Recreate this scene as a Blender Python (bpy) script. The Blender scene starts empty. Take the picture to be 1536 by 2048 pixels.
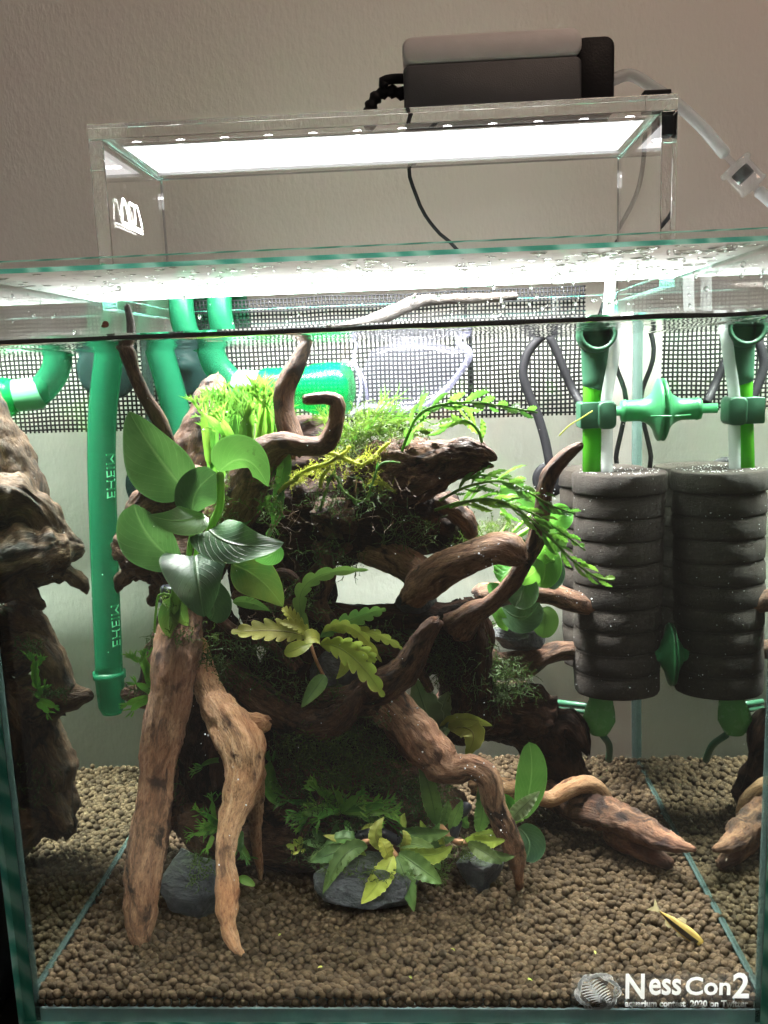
import bpy, math, random
import numpy as np
from mathutils import Vector, noise as mnoise, Matrix
random.seed(7); np.random.seed(7)
scene = bpy.context.scene
U = 0.01            # everything below is written in centimetres, metres in the file
# ------------------------------------------------------------------ camera
CAM = np.array([2.256, -32.032, -1.201]); YAW, PITCH, ROLL, FPX = .054, .168, -.037, 1745.
def cam_axes():
    cy, sy = math.cos(YAW), math.sin(YAW)
    f = np.array([-sy*math.cos(PITCH), cy*math.cos(PITCH), -math.sin(PITCH)])
    r = np.array([cy, sy, 0.]); u = np.cross(r, f)
    c, s = math.cos(ROLL), math.sin(ROLL)
    return r*c+u*s, -r*s+u*c, f
CR, CU, CF = cam_axes()
cd = bpy.data.cameras.new('camera'); co = bpy.data.objects.new('camera', cd); scene.collection.objects.link(co)
co.matrix_world = Matrix(((CR[0], CU[0], -CF[0], CAM[0]*U), (CR[1], CU[1], -CF[1], CAM[1]*U), (CR[2], CU[2], -CF[2], CAM[2]*U), (0, 0, 0, 1)))
cd.sensor_fit = 'VERTICAL'; cd.sensor_height = 24.; cd.lens = 24.*FPX/2048.
cd.clip_start = .01; cd.clip_end = 50
scene.camera = co
# ------------------------------------------------------------------ world, room light, exposure
w = bpy.data.worlds.new('World'); scene.world = w; w.use_nodes = True
w.node_tree.nodes['Background'].inputs[0].default_value = (1., .9, .8, 1); w.node_tree.nodes['Background'].inputs[1].default_value = .10
def area(name, loc, target, sx, sy, power, col, spread=180):
    l = bpy.data.lights.new(name, 'AREA'); l.shape = 'RECTANGLE'; l.size = sx*U; l.size_y = sy*U; l.energy = power; l.color = col
    l.spread = math.radians(spread)
    o = bpy.data.objects.new(name, l); scene.collection.objects.link(o)
    o.location = Vector(loc)*U
    o.rotation_euler = (Vector(target)-Vector(loc)).to_track_quat('-Z', 'Y').to_euler()
    return o
area('ceiling_lamp', (45, -25, 95), (6, 36, 22), 40, 40, 3.7, (1., .705, .545))
area('aquarium_lamp_light', (0, 21.4, 10.97), (0, 21.4, 0), 28, 5.9, 10.3, (1., .985, .96), 134)
scene.view_settings.view_transform = 'Standard'; scene.view_settings.look = 'None'; scene.view_settings.exposure = 0; scene.view_settings.gamma = 1
scene.render.engine = 'CYCLES'
cy = scene.cycles
cy.use_denoising = True
try: cy.denoiser = 'OPENIMAGEDENOISE'
except Exception: pass
cy.max_bounces = 14; cy.transmission_bounces = 12; cy.glossy_bounces = 8; cy.diffuse_bounces = 4; cy.transparent_max_bounces = 24
cy.caustics_refractive = True; cy.caustics_reflective = True; cy.sample_clamp_indirect = 60.; cy.blur_glossy = .3
# ------------------------------------------------------------------ pixel (1536x2048) + depth -> point in the place
N_W = 1.333
def ray(px, py):
    d = CF*FPX+CR*(px-768)+CU*(1024-py); return d/np.linalg.norm(d)
def air(px, py, Y):
    d = ray(px, py); return CAM+d*(Y-CAM[1])/d[1]
def wat(px, py, Y):
    d = ray(px, py); q = CAM-d*CAM[1]/d[1]
    e = np.array([d[0]/N_W, 0, d[2]/N_W]); e[1] = math.sqrt(1-e[0]**2-e[2]**2)
    return q+e*Y/e[1]
def vdir(px, py):
    d = ray(px, py); e = np.array([d[0]/N_W, 0, d[2]/N_W]); e[1] = math.sqrt(1-e[0]**2-e[2]**2); return e
def psc(px, py, Y): return float(np.linalg.norm(wat(px+1, py, Y)-wat(px, py, Y)))
def asc(px, py, Y): return float(np.linalg.norm(air(px+1, py, Y)-air(px, py, Y)))
# ------------------------------------------------------------------ mesh helpers
def nz(x, y=0, z=0): return mnoise.noise(Vector((x, y, z)))
def fbm(v, o=4):
    return mnoise.fractal(Vector(v), .8, 2.1, o)
class MB:
    def __init__(s): s.v = []; s.f = []; s.uv = []; s.m = []; s.n = 0
    def add(s, v, f, uv=None, mi=0):
        v = np.asarray(v, float); s.v.append(v)
        if uv is None: uv = np.zeros((len(v), 3))
        s.uv.append(np.asarray(uv, float))
        for q in f: s.f.append(tuple(int(i)+s.n for i in q)); s.m.append(mi)
        s.n += len(v); return s
    def box(s, x0, x1, y0, y1, z0, z1, mi=0):
        v = [(x, y, z) for x in (x0, x1) for y in (y0, y1) for z in (z0, z1)]
        f = [(0, 1, 3, 2), (4, 6, 7, 5), (0, 4, 5, 1), (2, 3, 7, 6), (0, 2, 6, 4), (1, 5, 7, 3)]
        return s.add(v, f, v, mi)
    def build(s, name, mat, parent=None, smooth=True, bevel=0, origin=None):
        v = np.concatenate(s.v); uv = np.concatenate(s.uv)
        if parent is not None: org = np.array(parent['_o'])
        elif origin is not None: org = np.array(origin, float)
        else: org = np.array([(v[:, 0].min()+v[:, 0].max())/2, (v[:, 1].min()+v[:, 1].max())/2, v[:, 2].min()])
        me = bpy.data.meshes.new(name)
        me.from_pydata(((v-org)*U).tolist(), [], s.f); me.update()
        a = me.attributes.new('puv', 'FLOAT_VECTOR', 'POINT'); a.data.foreach_set('vector', uv.astype(np.float32).ravel())
        for m in (mat if isinstance(mat, (list, tuple)) else [mat]): me.materials.append(m)
        if any(s.m): me.polygons.foreach_set('material_index', s.m)
        if smooth: me.polygons.foreach_set('use_smooth', [True]*len(me.polygons))
        o = bpy.data.objects.new(name, me); scene.collection.objects.link(o)
        o['_o'] = [float(c) for c in org]
        if parent is not None: o.parent = parent
        else: o.location = Vector(org)*U
        if bevel:
            b = o.modifiers.new('bevel', 'BEVEL'); b.width = bevel*U; b.segments = 2; b.limit_method = 'ANGLE'
        return o
def empty(name, loc, label, cat, group=None):
    o = bpy.data.objects.new(name, None); scene.collection.objects.link(o); o.location = Vector(loc)*U; o.empty_display_size = .01
    o['_o'] = [float(c) for c in loc]; return tag(o, label, cat, group)
def tag(o, label=None, cat=None, group=None, kind=None):
    if label: o['label'] = label
    if cat: o['category'] = cat
    if group: o['group'] = group
    if kind: o['kind'] = kind
    return o
def catmull(P, step):
    P = np.asarray(P, float); n = len(P); out = []
    if n == 2: Q = np.vstack([2*P[0]-P[1], P, 2*P[1]-P[0]])
    else: Q = np.vstack([2*P[0]-P[1], P, 2*P[-1]-P[-2]])
    for i in range(n-1):
        a, b, c, d = Q[i:i+4]; L = np.linalg.norm((c-b)[:3]); k = max(2, int(L/step))
        for t in np.arange(k)/k:
            out.append(.5*((2*b)+(-a+c)*t+(2*a-5*b+4*c-d)*t*t+(-a+3*b-3*c+d)*t**3))
    out.append(P[-1]); return np.array(out)
def frames(C):
    T = np.gradient(C, axis=0); T /= np.linalg.norm(T, axis=1)[:, None]+1e-12
    a = np.array([0, -1, 0.]) if abs(T[0][1]) < .8 else np.array([1., 0, 0])
    n = a-T[0]*(a@T[0]); n /= np.linalg.norm(n); Ns = [n]
    for i in range(1, len(C)):
        n = n-T[i]*(n@T[i]); n /= np.linalg.norm(n)+1e-12; Ns.append(n)
    Ns = np.array(Ns); return T, Ns, np.cross(T, Ns)
def tube(mb, C, R, seg=10, cap=True, flat=1., mi=0, amp=0., seed=0., ridge=0.):
    """swept tube; amp = lumps, ridge = lengthwise furrows"""
    C = np.asarray(C, float); R = np.ones(len(C))*R if np.isscalar(R) else np.asarray(R, float)
    T, Nn, B = frames(C); L = np.concatenate([[0], np.cumsum(np.linalg.norm(np.diff(C, axis=0), axis=1))])
    if cap:   # rounded ends
        r0, r1 = R[0], R[-1]
        C = np.vstack([C[0]-T[0]*r0*.45, C[0]-T[0]*r0*.3, C, C[-1]+T[-1]*r1*.3, C[-1]+T[-1]*r1*.45])
        R = np.concatenate([[r0*.25, r0*.75], R, [r1*.75, r1*.25]])
        T = np.vstack([T[0], T[0], T, T[-1], T[-1]]); Nn = np.vstack([Nn[0], Nn[0], Nn, Nn[-1], Nn[-1]]); B = np.vstack([B[0], B[0], B, B[-1], B[-1]])
        L = np.concatenate([[L[0]-r0*.45, L[0]-r0*.3], L, [L[-1]+r1*.3, L[-1]+r1*.45]])
    n = len(C); th = np.arange(seg)*2*math.pi/seg
    V = np.zeros((n, seg, 3)); UV = np.zeros((n, seg, 3))
    rag = [np.array([nz(math.cos(t)*3+seed, math.sin(t)*3, e) for t in th]) for e in (3.3, 8.8)] if (amp or ridge) else None
    for i in range(n):
        r = np.full(seg, R[i])
        if amp or ridge:
            tw = L[i]*.12
            for j in range(seg):
                p = C[i]+(Nn[i]*math.cos(th[j])+B[i]*math.sin(th[j]))*R[i]
                a = th[j]+tw
                k = 0
                if amp: k += amp*(nz(p[0]*.55/ (.6+R[i]*.4)+seed, p[1]*.55/(.6+R[i]*.4), p[2]*.55/(.6+R[i]*.4))*1.2 + .35*nz(p[0]*1.7+seed, p[1]*1.7, p[2]*1.7))
                if ridge:
                    q = nz(math.cos(a)*2.6+seed, math.sin(a)*2.6, L[i]*.22)
                    q2 = nz(math.cos(a)*6.+seed+9, math.sin(a)*6., L[i]*.5)
                    q3 = nz(p[0]*2.6+seed, p[1]*2.6, p[2]*2.6); k += ridge*(q*.75-abs(q2)*.35+q3*.3)
                    q4 = nz(math.cos(a)*3.4+seed+4, math.sin(a)*3.4, L[i]*.34); q5 = nz(math.cos(a)*7+seed+2, math.sin(a)*7, L[i]*.6)
                    k -= ridge*(.75*max(0, 1-abs(q4)/.10)+.4*max(0, 1-abs(q5)/.14))
                r[j] *= 1+k
        off = 0
        if rag is not None:
            if i < 3: off = np.outer(rag[0]*R[min(3, n-1)]*.7*(1-i/3), T[i])
            if i >= n-3: off = np.outer(rag[1]*R[n-4]*.7*(1-(n-1-i)/3), T[i])
        V[i] = C[i]+off+(np.outer(np.cos(th)*r*flat, Nn[i])+np.outer(np.sin(th)*r, B[i]))
        UV[i, :, 0] = np.cos(th)*max(R[i], .2); UV[i, :, 1] = L[i]; UV[i, :, 2] = np.sin(th)*max(R[i], .2)
    f = []
    for i in range(n-1):
        for j in range(seg):
            k = (j+1) % seg; f.append((i*seg+j, i*seg+k, (i+1)*seg+k, (i+1)*seg+j))
    f.append(tuple(range(seg-1, -1, -1))); f.append(tuple((n-1)*seg+j for j in range(seg)))
    UV[:, :, 0] += seed*3.1
    return mb.add(V.reshape(-1, 3), f, UV.reshape(-1, 3), mi)
def lathe(mb, prof, org, axis=(0, 0, 1), seg=32, mi=0, closed=True):
    """prof: (radius, height) along axis"""
    axis = np.array(axis, float); axis /= np.linalg.norm(axis)
    a = np.array([1., 0, 0]) if abs(axis[0]) < .9 else np.array([0, 1., 0])
    u = a-axis*(a@axis); u /= np.linalg.norm(u); v = np.cross(axis, u); org = np.array(org, float)
    V = []; f = []; n = len(prof)
    for r, h in prof:
        for j in range(seg):
            t = j*2*math.pi/seg; V.append(org+axis*h+(u*math.cos(t)+v*math.sin(t))*r)
    for i in range(n-1):
        for j in range(seg):
            k = (j+1) % seg; f.append((i*seg+j, i*seg+k, (i+1)*seg+k, (i+1)*seg+j))
    if closed: f.append(tuple(range(seg-1, -1, -1))); f.append(tuple((n-1)*seg+j for j in range(seg)))
    V = np.array(V); return mb.add(V, f, V, mi)
def rbox(mb, x0, x1, y0, y1, z0, z1, r, mi=0, k=5):
    """box with rounded corners seen from the front (xz) """
    cs = []
    for cx, cz, a0 in ((x1-r, z1-r, 0), (x0+r, z1-r, 90), (x0+r, z0+r, 180), (x1-r, z0+r, 270)):
        for i in range(k+1):
            a = math.radians(a0+90*i/k); cs.append((cx+r*math.cos(a), cz+r*math.sin(a)))
    n = len(cs); b = min(r*.5, (y1-y0)*.3); V = []
    mx, mz = (x0+x1)/2, (z0+z1)/2
    for y, s in ((y0, b), (y0+b*.3, b*.3), (y0+b, 0), (y1-b, 0), (y1-b*.3, b*.3), (y1, b)):
        for x, z in cs:
            V.append((x-np.sign(x-mx)*s*.6, y, z-np.sign(z-mz)*s*.6))
    f = [(i*n+j, (i)*n+(j+1) % n, (i+1)*n+(j+1) % n, (i+1)*n+j) for i in range(5) for j in range(n)]
    f += [tuple(range(n-1, -1, -1)), tuple(5*n+j for j in range(n))]
    f = [q[::-1] for q in f]
    return mb.add(V, f, V, mi)
# ------------------------------------------------------------------ materials
def newmat(name):
    m = bpy.data.materials.new(name); m.use_nodes = True; nt = m.node_tree; nt.nodes.clear()
    o = nt.nodes.new('ShaderNodeOutputMaterial'); return m, nt, o
class NT:
    def __init__(s, nt): s.nt = nt
    def __call__(s, t, **k):
        n = s.nt.nodes.new('ShaderNode'+t)
        for a, b in k.items():
            if a.startswith('i_'):
                a = a[2:]; key = int(a) if a.isdigit() else a.replace('_', ' ')
                if isinstance(b, bpy.types.NodeSocket): s.nt.links.new(b, n.inputs[key])
                else: n.inputs[key].default_value = b
            else: setattr(n, a, b)
        return n
    def link(s, a, b): s.nt.links.new(a, b)
    def ramp(s, fac, stops):
        r = s('ValToRGB'); e = r.color_ramp.elements
        while len(e) < len(stops): e.new(.5)
        for x, (p, c) in zip(e, stops): x.position = p; x.color = (*c, 1) if len(c) == 3 else c
        s.link(fac, r.inputs[0]); return r.outputs[0]
    def mix(s, fac, a, b):
        m = s('Mix', data_type='RGBA', clamp_factor=True)
        for v, i in ((fac, 0), (a, 6), (b, 7)):
            if isinstance(v, bpy.types.NodeSocket): s.link(v, m.inputs[i])
            else: m.inputs[i].default_value = v if i == 0 else (*v, 1)
        return m.outputs[2]
def coords(N, kind='obj', sc=(1, 1, 1)):
    if kind == 'puv': src = N('Attribute', attribute_name='puv').outputs['Vector']
    else: src = N('TexCoord').outputs['Object']
    mp = N('Mapping'); N.link(src, mp.inputs[0]); mp.inputs['Scale'].default_value = sc; return mp.outputs[0]
def plastic(name, col, rough=.4, alpha=1., trans=0., spec=.5, var=.1, bump=0., bs=300, transl=0., metallic=0.):
    m, nt, o = newmat(name); N = NT(nt); c = coords(N)
    n = N('TexNoise', i_Vector=c, i_Scale=90., i_Detail=4.).outputs[0]
    base = N.mix(n, tuple(x*(1-var) for x in col), tuple(min(1, x*(1+var)) for x in col))
    p = N('BsdfPrincipled', i_Base_Color=base, i_Roughness=rough, i_Alpha=alpha, i_Metallic=metallic)
    p.inputs['Specular IOR Level'].default_value = spec
    rr = N('MapRange', i_Value=N('TexNoise', i_Vector=c, i_Scale=220.).outputs[0], i_3=max(0.02, rough-.1), i_4=rough+.12); N.link(rr.outputs[0], p.inputs['Roughness'])
    if bump:
        b = N('Bump', i_Strength=bump, i_Distance=.001, i_Height=N('TexNoise', i_Vector=c, i_Scale=float(bs), i_Detail=3.).outputs[0]); N.link(b.outputs[0], p.inputs['Normal'])
    sh = p.outputs[0]
    if transl:
        t = N('BsdfTranslucent', i_Color=base); x = N('MixShader', i_Fac=transl, i_1=sh, i_2=t.outputs[0]); sh = x.outputs[0]
    if trans:
        t = N('BsdfTransparent'); t.inputs[0].default_value = (*[min(1, .35+c_*.9) for c_ in col], 1) if max(col)-min(col) > .08 else (1, 1, 1, 1)
        x = N('MixShader', i_Fac=trans, i_1=sh, i_2=t.outputs[0]); sh = x.outputs[0]
    N.link(sh, o.inputs[0]); return m
def wood(name, dark, mid, light, bump=.8, dk=.5, wet=.32):
    m, nt, o = newmat(name); N = NT(nt)
    c = coords(N, 'puv', (1, .2, 1)); c2 = coords(N, 'puv', (1, .5, 1)); c3 = coords(N, 'puv', (1, .28, 1)); oc = coords(N)
    g = N('TexNoise', i_Vector=c, i_Scale=1.7, i_Detail=12., i_Roughness=.74, i_Distortion=.9).outputs[0]
    g2 = N('TexNoise', i_Vector=c3, i_Scale=13., i_Detail=6., i_Roughness=.75, i_Distortion=.5).outputs[0]
    bl = N('TexNoise', i_Vector=c2, i_Scale=1.1, i_Detail=9., i_Roughness=.6, i_Distortion=.8).outputs[0]
    big = N('TexNoise', i_Vector=oc, i_Scale=28., i_Detail=5., i_Roughness=.6).outputs[0]
    base = N.ramp(g, [(.3, dark), (.5, mid), (.68, light)])
    fine = N.ramp(g2, [(.34, (.22, .18, .15)), (.47, (.85, .85, .85)), (.7, (1.35, 1.28, 1.15))])
    mm = N('Mix', data_type='RGBA', blend_type='MULTIPLY'); mm.inputs[0].default_value = .85; N.link(base, mm.inputs[6]); N.link(fine, mm.inputs[7])
    spots = N.ramp(bl, [(dk-.07, (1, 1, 1)), (dk+.04, (0, 0, 0))])
    base = N.mix(spots, mm.outputs[2], tuple(x*.35 for x in dark))
    mnode = base
    red = N.ramp(big, [(.45, (0, 0, 0)), (.65, (1, 1, 1))])
    base = N.mix(N('Math', operation='MULTIPLY', i_0=red, i_1=.35).outputs[0], base, (mid[0]*1.25, mid[1]*.75, mid[2]*.5))
    vor = N('TexVoronoi', i_Vector=coords(N, 'puv', (1, .3, 1)), i_Scale=2.6, feature='F1').outputs[0]
    pit = N.ramp(vor, [(.05, (0, 0, 0)), (.16, (1, 1, 1))])
    h = N('Math', operation='ADD', i_0=g, i_1=N('Math', operation='MULTIPLY', i_0=g2, i_1=.45).outputs[0]).outputs[0]
    h = N('Math', operation='ADD', i_0=h, i_1=N('Math', operation='MULTIPLY', i_0=pit, i_1=.25).outputs[0]).outputs[0]
    b = N('Bump', i_Strength=bump, i_Distance=.0034, i_Height=h)
    p = N('BsdfPrincipled', i_Base_Color=base, i_Roughness=.62, i_Normal=b.outputs[0]); p.inputs['Specular IOR Level'].default_value = wet
    N.link(p.outputs[0], o.inputs[0]); return m
def leafmat(name, col, col2, vein, back=.35, spots=0., rough=.38, veins=9.):
    m, nt, o = newmat(name); N = NT(nt); a = N('Attribute', attribute_name='puv').outputs['Vector']; c = coords(N)
    n = N('TexNoise', i_Vector=c, i_Scale=55., i_Detail=4.).outputs[0]
    base = N.mix(N.ramp(n, [(.35, (0, 0, 0)), (.65, (1, 1, 1))]), col, col2)
    sp = N('SeparateXYZ', i_0=a)          # x: -1..1 across, y: 0..1 along
    ax = N('Math', operation='ABSOLUTE', i_0=sp.outputs[0]).outputs[0]
    mid = N.ramp(ax, [(.0, (1, 1, 1)), (.07, (0, 0, 0))])
    sv = N('Math', operation='SUBTRACT', i_0=N('Math', operation='MULTIPLY', i_0=sp.outputs[1], i_1=veins).outputs[0], i_1=N('Math', operation='MULTIPLY', i_0=ax, i_1=veins*.45).outputs[0]).outputs[0]
    wv = N('Math', operation='PINGPONG', i_0=sv, i_1=.5).outputs[0]
    wr = N.ramp(wv, [(.0, (1, 1, 1)), (.09, (0, 0, 0))])
    base = N.mix(N('Math', operation='MULTIPLY', i_0=mid, i_1=.75).outputs[0], base, vein)
    base = N.mix(N('Math', operation='MULTIPLY', i_0=wr, i_1=.12).outputs[0], base, vein)
    hs = N('HueSaturation', i_Hue=N('MapRange', i_Value=sp.outputs[2], i_3=.475, i_4=.52).outputs[0], i_Value=N('MapRange', i_Value=N('Math', operation='FRACT', i_0=N('Math', operation='MULTIPLY', i_0=sp.outputs[2], i_1=7.3).outputs[0]).outputs[0], i_3=.72, i_4=1.2).outputs[0], i_Color=base)
    base = hs.outputs[0]
    rimm = N.ramp(ax, [(.93, (0, 0, 0)), (.99, (1, 1, 1))])
    base = N.mix(N('Math', operation='MULTIPLY', i_0=rimm, i_1=.4).outputs[0], base, tuple(min(1, x*2.2+.02) for x in col2))
    if spots:
        s = N.ramp(N('TexNoise', i_Vector=c, i_Scale=380., i_Detail=2.).outputs[0], [(.62, (0, 0, 0)), (.68, (1, 1, 1))])
        s2 = N.ramp(N('TexNoise', i_Vector=c, i_Scale=60., i_Detail=2.).outputs[0], [(.5, (0, 0, 0)), (.6, (1, 1, 1))])
        base = N.mix(N('Math', operation='MULTIPLY', i_0=N('Math', operation='MULTIPLY', i_0=s, i_1=s2).outputs[0], i_1=spots).outputs[0], base, (.02, .05, .01))
    h = N('Math', operation='ADD', i_0=N('Math', operation='MULTIPLY', i_0=wr, i_1=-.25).outputs[0], i_1=N('Math', operation='MULTIPLY', i_0=mid, i_1=-1.).outputs[0]).outputs[0]
    h = N('Math', operation='ADD', i_0=h, i_1=N('Math', operation='MULTIPLY', i_0=n, i_1=1.2).outputs[0]).outputs[0]
    b = N('Bump', i_Strength=.5, i_Distance=.0008, i_Height=h)
    p = N('BsdfPrincipled', i_Base_Color=base, i_Roughness=rough, i_Normal=b.outputs[0]); p.inputs['Specular IOR Level'].default_value = .45
    t = N('BsdfTranslucent', i_Color=N.mix(.35, base, (.16, .40, .06)))
    x = N('MixShader', i_Fac=back, i_1=p.outputs[0], i_2=t.outputs[0]); N.link(x.outputs[0], o.inputs[0]); return m
def clear(name, tint=(1, 1, 1), ior=1.5, rough=.02, cloud=0., cs=60., scale=1., milk=(.9, .93, .92), bump=0., bscale=60., path=False, fwd=.35):
    """thin clear sheet: straight-through plus Fresnel mirror, optional milky film"""
    m, nt, o = newmat(name); N = NT(nt)
    t = N('BsdfTransparent'); t.inputs[0].default_value = (*tint, 1)
    g = N('BsdfGlossy', i_Roughness=rough)
    geo = N('NewGeometry'); io = N('MapRange', i_Value=geo.outputs['Backfacing'], i_3=ior, i_4=1/ior)   # same mirror strength from both sides
    f = N('Fresnel', i_IOR=io.outputs[0])
    sh = t.outputs[0]
    if cloud:
        c = coords(N); n = N('TexNoise', i_Vector=c, i_Scale=cs, i_Detail=5.).outputs[0]
        k = N('MapRange', i_Value=n, i_1=.3, i_2=.75, i_3=cloud*.45, i_4=cloud*1.4)
        if path:   # a thin scattering film is denser the longer the light's way through it
            dt = N('VectorMath', operation='DOT_PRODUCT', i_0=geo.outputs['Normal'], i_1=geo.outputs['Incoming'])
            ct = N('Math', operation='MAXIMUM', i_0=N('Math', operation='ABSOLUTE', i_0=dt.outputs['Value']).outputs[0], i_1=.06).outputs[0]
            clr = N('Math', operation='SUBTRACT', i_0=1., i_1=k.outputs[0]).outputs[0]
            pw = N('Math', operation='POWER', i_0=clr, i_1=N('Math', operation='DIVIDE', i_0=1., i_1=ct).outputs[0]).outputs[0]
            k = N('Math', operation='SUBTRACT', i_0=1., i_1=pw)
        d = N('BsdfTranslucent', i_Color=(*milk, 1)); d2 = N('BsdfDiffuse', i_Color=(*milk, 1))
        dd = N('MixShader', i_Fac=fwd, i_1=d.outputs[0], i_2=d2.outputs[0])
        sh = N('MixShader', i_Fac=k.outputs[0], i_1=sh, i_2=dd.outputs[0]).outputs[0]
    if bump:
        b = N('Bump', i_Strength=bump, i_Distance=.001, i_Height=N('TexNoise', i_Vector=coords(N), i_Scale=bscale, i_Detail=2.).outputs[0])
        N.link(b.outputs[0], g.inputs['Normal']); N.link(b.outputs[0], f.inputs['Normal'])
    ff = N('Math', operation='MULTIPLY', i_0=f.outputs[0], i_1=scale).outputs[0]
    x = N('MixShader', i_Fac=ff, i_1=sh, i_2=g.outputs[0]); N.link(x.outputs[0], o.inputs[0]); return m
def glass(name, col=(1, 1, 1), ior=1.49, rough=0.):
    m, nt, o = newmat(name); N = NT(nt)
    g = N('BsdfGlass', i_Roughness=rough, i_IOR=ior); g.inputs[0].default_value = (*col, 1); N.link(g.outputs[0], o.inputs[0]); return m
def emit(name, col, s):
    m, nt, o = newmat(name); N = NT(nt); e = N('Emission', i_Strength=s); e.inputs[0].default_value = (*col, 1); N.link(e.outputs[0], o.inputs[0]); return m

def water_side(name='water_side', N_W=N_W):
    m, nt, o = newmat(name); N = NT(nt)
    geo = N('NewGeometry'); io = N('MapRange', i_Value=geo.outputs['Backfacing'], i_3=1/N_W, i_4=N_W)   # total reflection for every steep ray, whichever way it travels
    f = N('Fresnel', i_IOR=io.outputs[0]); g = N('BsdfGlossy', i_Roughness=.012); g.inputs[0].default_value = (.72, .80, .74, 1)
    t = N('BsdfTransparent'); t.inputs[0].default_value = (.95, .98, .96, 1)
    x = N('MixShader', i_Fac=f.outputs[0], i_1=t.outputs[0], i_2=g.outputs[0]); N.link(x.outputs[0], o.inputs[0]); return m
def water_top():
    m, nt, o = newmat('water_surface'); N = NT(nt)
    c = coords(N, 'obj', (1, 1, 1)); n = N('TexNoise', i_Vector=c, i_Scale=42., i_Detail=3.).outputs[0]
    b = N('Bump', i_Strength=.35, i_Distance=.004, i_Height=n)
    f = N('Fresnel', i_IOR=N_W); g = N('BsdfGlossy', i_Roughness=.02); N.link(b.outputs[0], g.inputs['Normal']); N.link(b.outputs[0], f.inputs['Normal'])
    t = N('BsdfTransparent'); x = N('MixShader', i_Fac=f.outputs[0], i_1=t.outputs[0], i_2=g.outputs[0]); N.link(x.outputs[0], o.inputs[0]); return m
def edge_mat():
    m, nt, o = newmat('green_glass_edge'); N = NT(nt); c = coords(N, 'obj', (1, 1, 1))
    wv = N('TexWave', i_Vector=c, i_Scale=38., i_Distortion=5., i_Detail=2.); wv.bands_direction = 'DIAGONAL'
    col = N.ramp(wv.outputs[1], [(.1, (.10, .44, .34)), (.5, (.2, .62, .50)), (.9, (.45, .85, .74))])  # pale aqua stands in for light guided along the glass
    p = N('BsdfPrincipled', i_Base_Color=col, i_Roughness=.25)
    t = N('BsdfTranslucent', i_Color=col); x = N('MixShader', i_Fac=.6, i_1=p.outputs[0], i_2=t.outputs[0]); N.link(x.outputs[0], o.inputs[0]); return m
def wall_mat():
    m, nt, o = newmat('wallpaper'); N = NT(nt)
    a = N('TexNoise', i_Vector=coords(N, 'obj', (1, 1, .55)), i_Scale=260., i_Detail=4., i_Roughness=.6).outputs[0]
    b_ = N('TexNoise', i_Vector=coords(N, 'obj', (1, 1, .6)), i_Scale=90., i_Detail=2.).outputs[0]
    h = N('Math', operation='ADD', i_0=a, i_1=N('Math', operation='MULTIPLY', i_0=b_, i_1=.7).outputs[0]).outputs[0]
    b = N('Bump', i_Strength=.55, i_Distance=.0014, i_Height=h)
    col = N.mix(N('TexNoise', i_Vector=coords(N), i_Scale=9., i_Detail=4.).outputs[0], (.68, .64, .59), (.74, .695, .65))
    p = N('BsdfPrincipled', i_Base_Color=col, i_Roughness=.8, i_Normal=b.outputs[0]); N.link(p.outputs[0], o.inputs[0]); return m
def soil_mat():
    m, nt, o = newmat('aqua_soil'); N = NT(nt); c = coords(N)
    r = N('Attribute', attribute_name='puv').outputs['Vector']; rx = N('SeparateXYZ', i_0=r)
    col = N.ramp(rx.outputs[0], [(0., (.029, .0185, .0088)), (.5, (.048, .031, .0148)), (1., (.069, .0455, .023))])
    n = N('TexNoise', i_Vector=c, i_Scale=900., i_Detail=3.).outputs[0]
    mm = N('Mix', data_type='RGBA', blend_type='MULTIPLY'); mm.inputs[0].default_value = .5; N.link(col, mm.inputs[6]); N.link(N.ramp(n, [(.3, (.45, .45, .45)), (.7, (1.2, 1.2, 1.2))]), mm.inputs[7])
    b = N('Bump', i_Strength=.6, i_Distance=.0006, i_Height=n)
    p = N('BsdfPrincipled', i_Base_Color=mm.outputs[2], i_Roughness=.85, i_Normal=b.outputs[0]); p.inputs['Specular IOR Level'].default_value = .2
    N.link(p.outputs[0], o.inputs[0]); return m
def stone_mat(name, a, b2, moss=.0):
    m, nt, o = newmat(name); N = NT(nt); c = coords(N, 'obj', (1, 1, 1.6))
    n = N('TexNoise', i_Vector=c, i_Scale=70., i_Detail=8., i_Roughness=.7, i_Distortion=.8).outputs[0]
    n2 = N('TexNoise', i_Vector=c, i_Scale=300., i_Detail=4.).outputs[0]
    col = N.ramp(n, [(.3, a), (.55, b2), (.75, tuple(x*1.9 for x in b2))])
    if moss:
        g = N('NewGeometry').outputs['Normal']; z = N('SeparateXYZ', i_0=g).outputs[2]
        k = N('Math', operation='MULTIPLY', i_0=N.ramp(z, [(.3, (0, 0, 0)), (.9, (1, 1, 1))]), i_1=N.ramp(n, [(.42, (0, 0, 0)), (.55, (1, 1, 1))])).outputs[0]
        col = N.mix(N('Math', operation='MULTIPLY', i_0=k, i_1=moss).outputs[0], col, (.03, .06, .01))
    h = N('Math', operation='ADD', i_0=n, i_1=N('Math', operation='MULTIPLY', i_0=n2, i_1=.3).outputs[0]).outputs[0]
    b = N('Bump', i_Strength=1., i_Distance=.005, i_Height=h)
    p = N('BsdfPrincipled', i_Base_Color=col, i_Roughness=.5, i_Normal=b.outputs[0]); N.link(p.outputs[0], o.inputs[0]); return m
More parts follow.
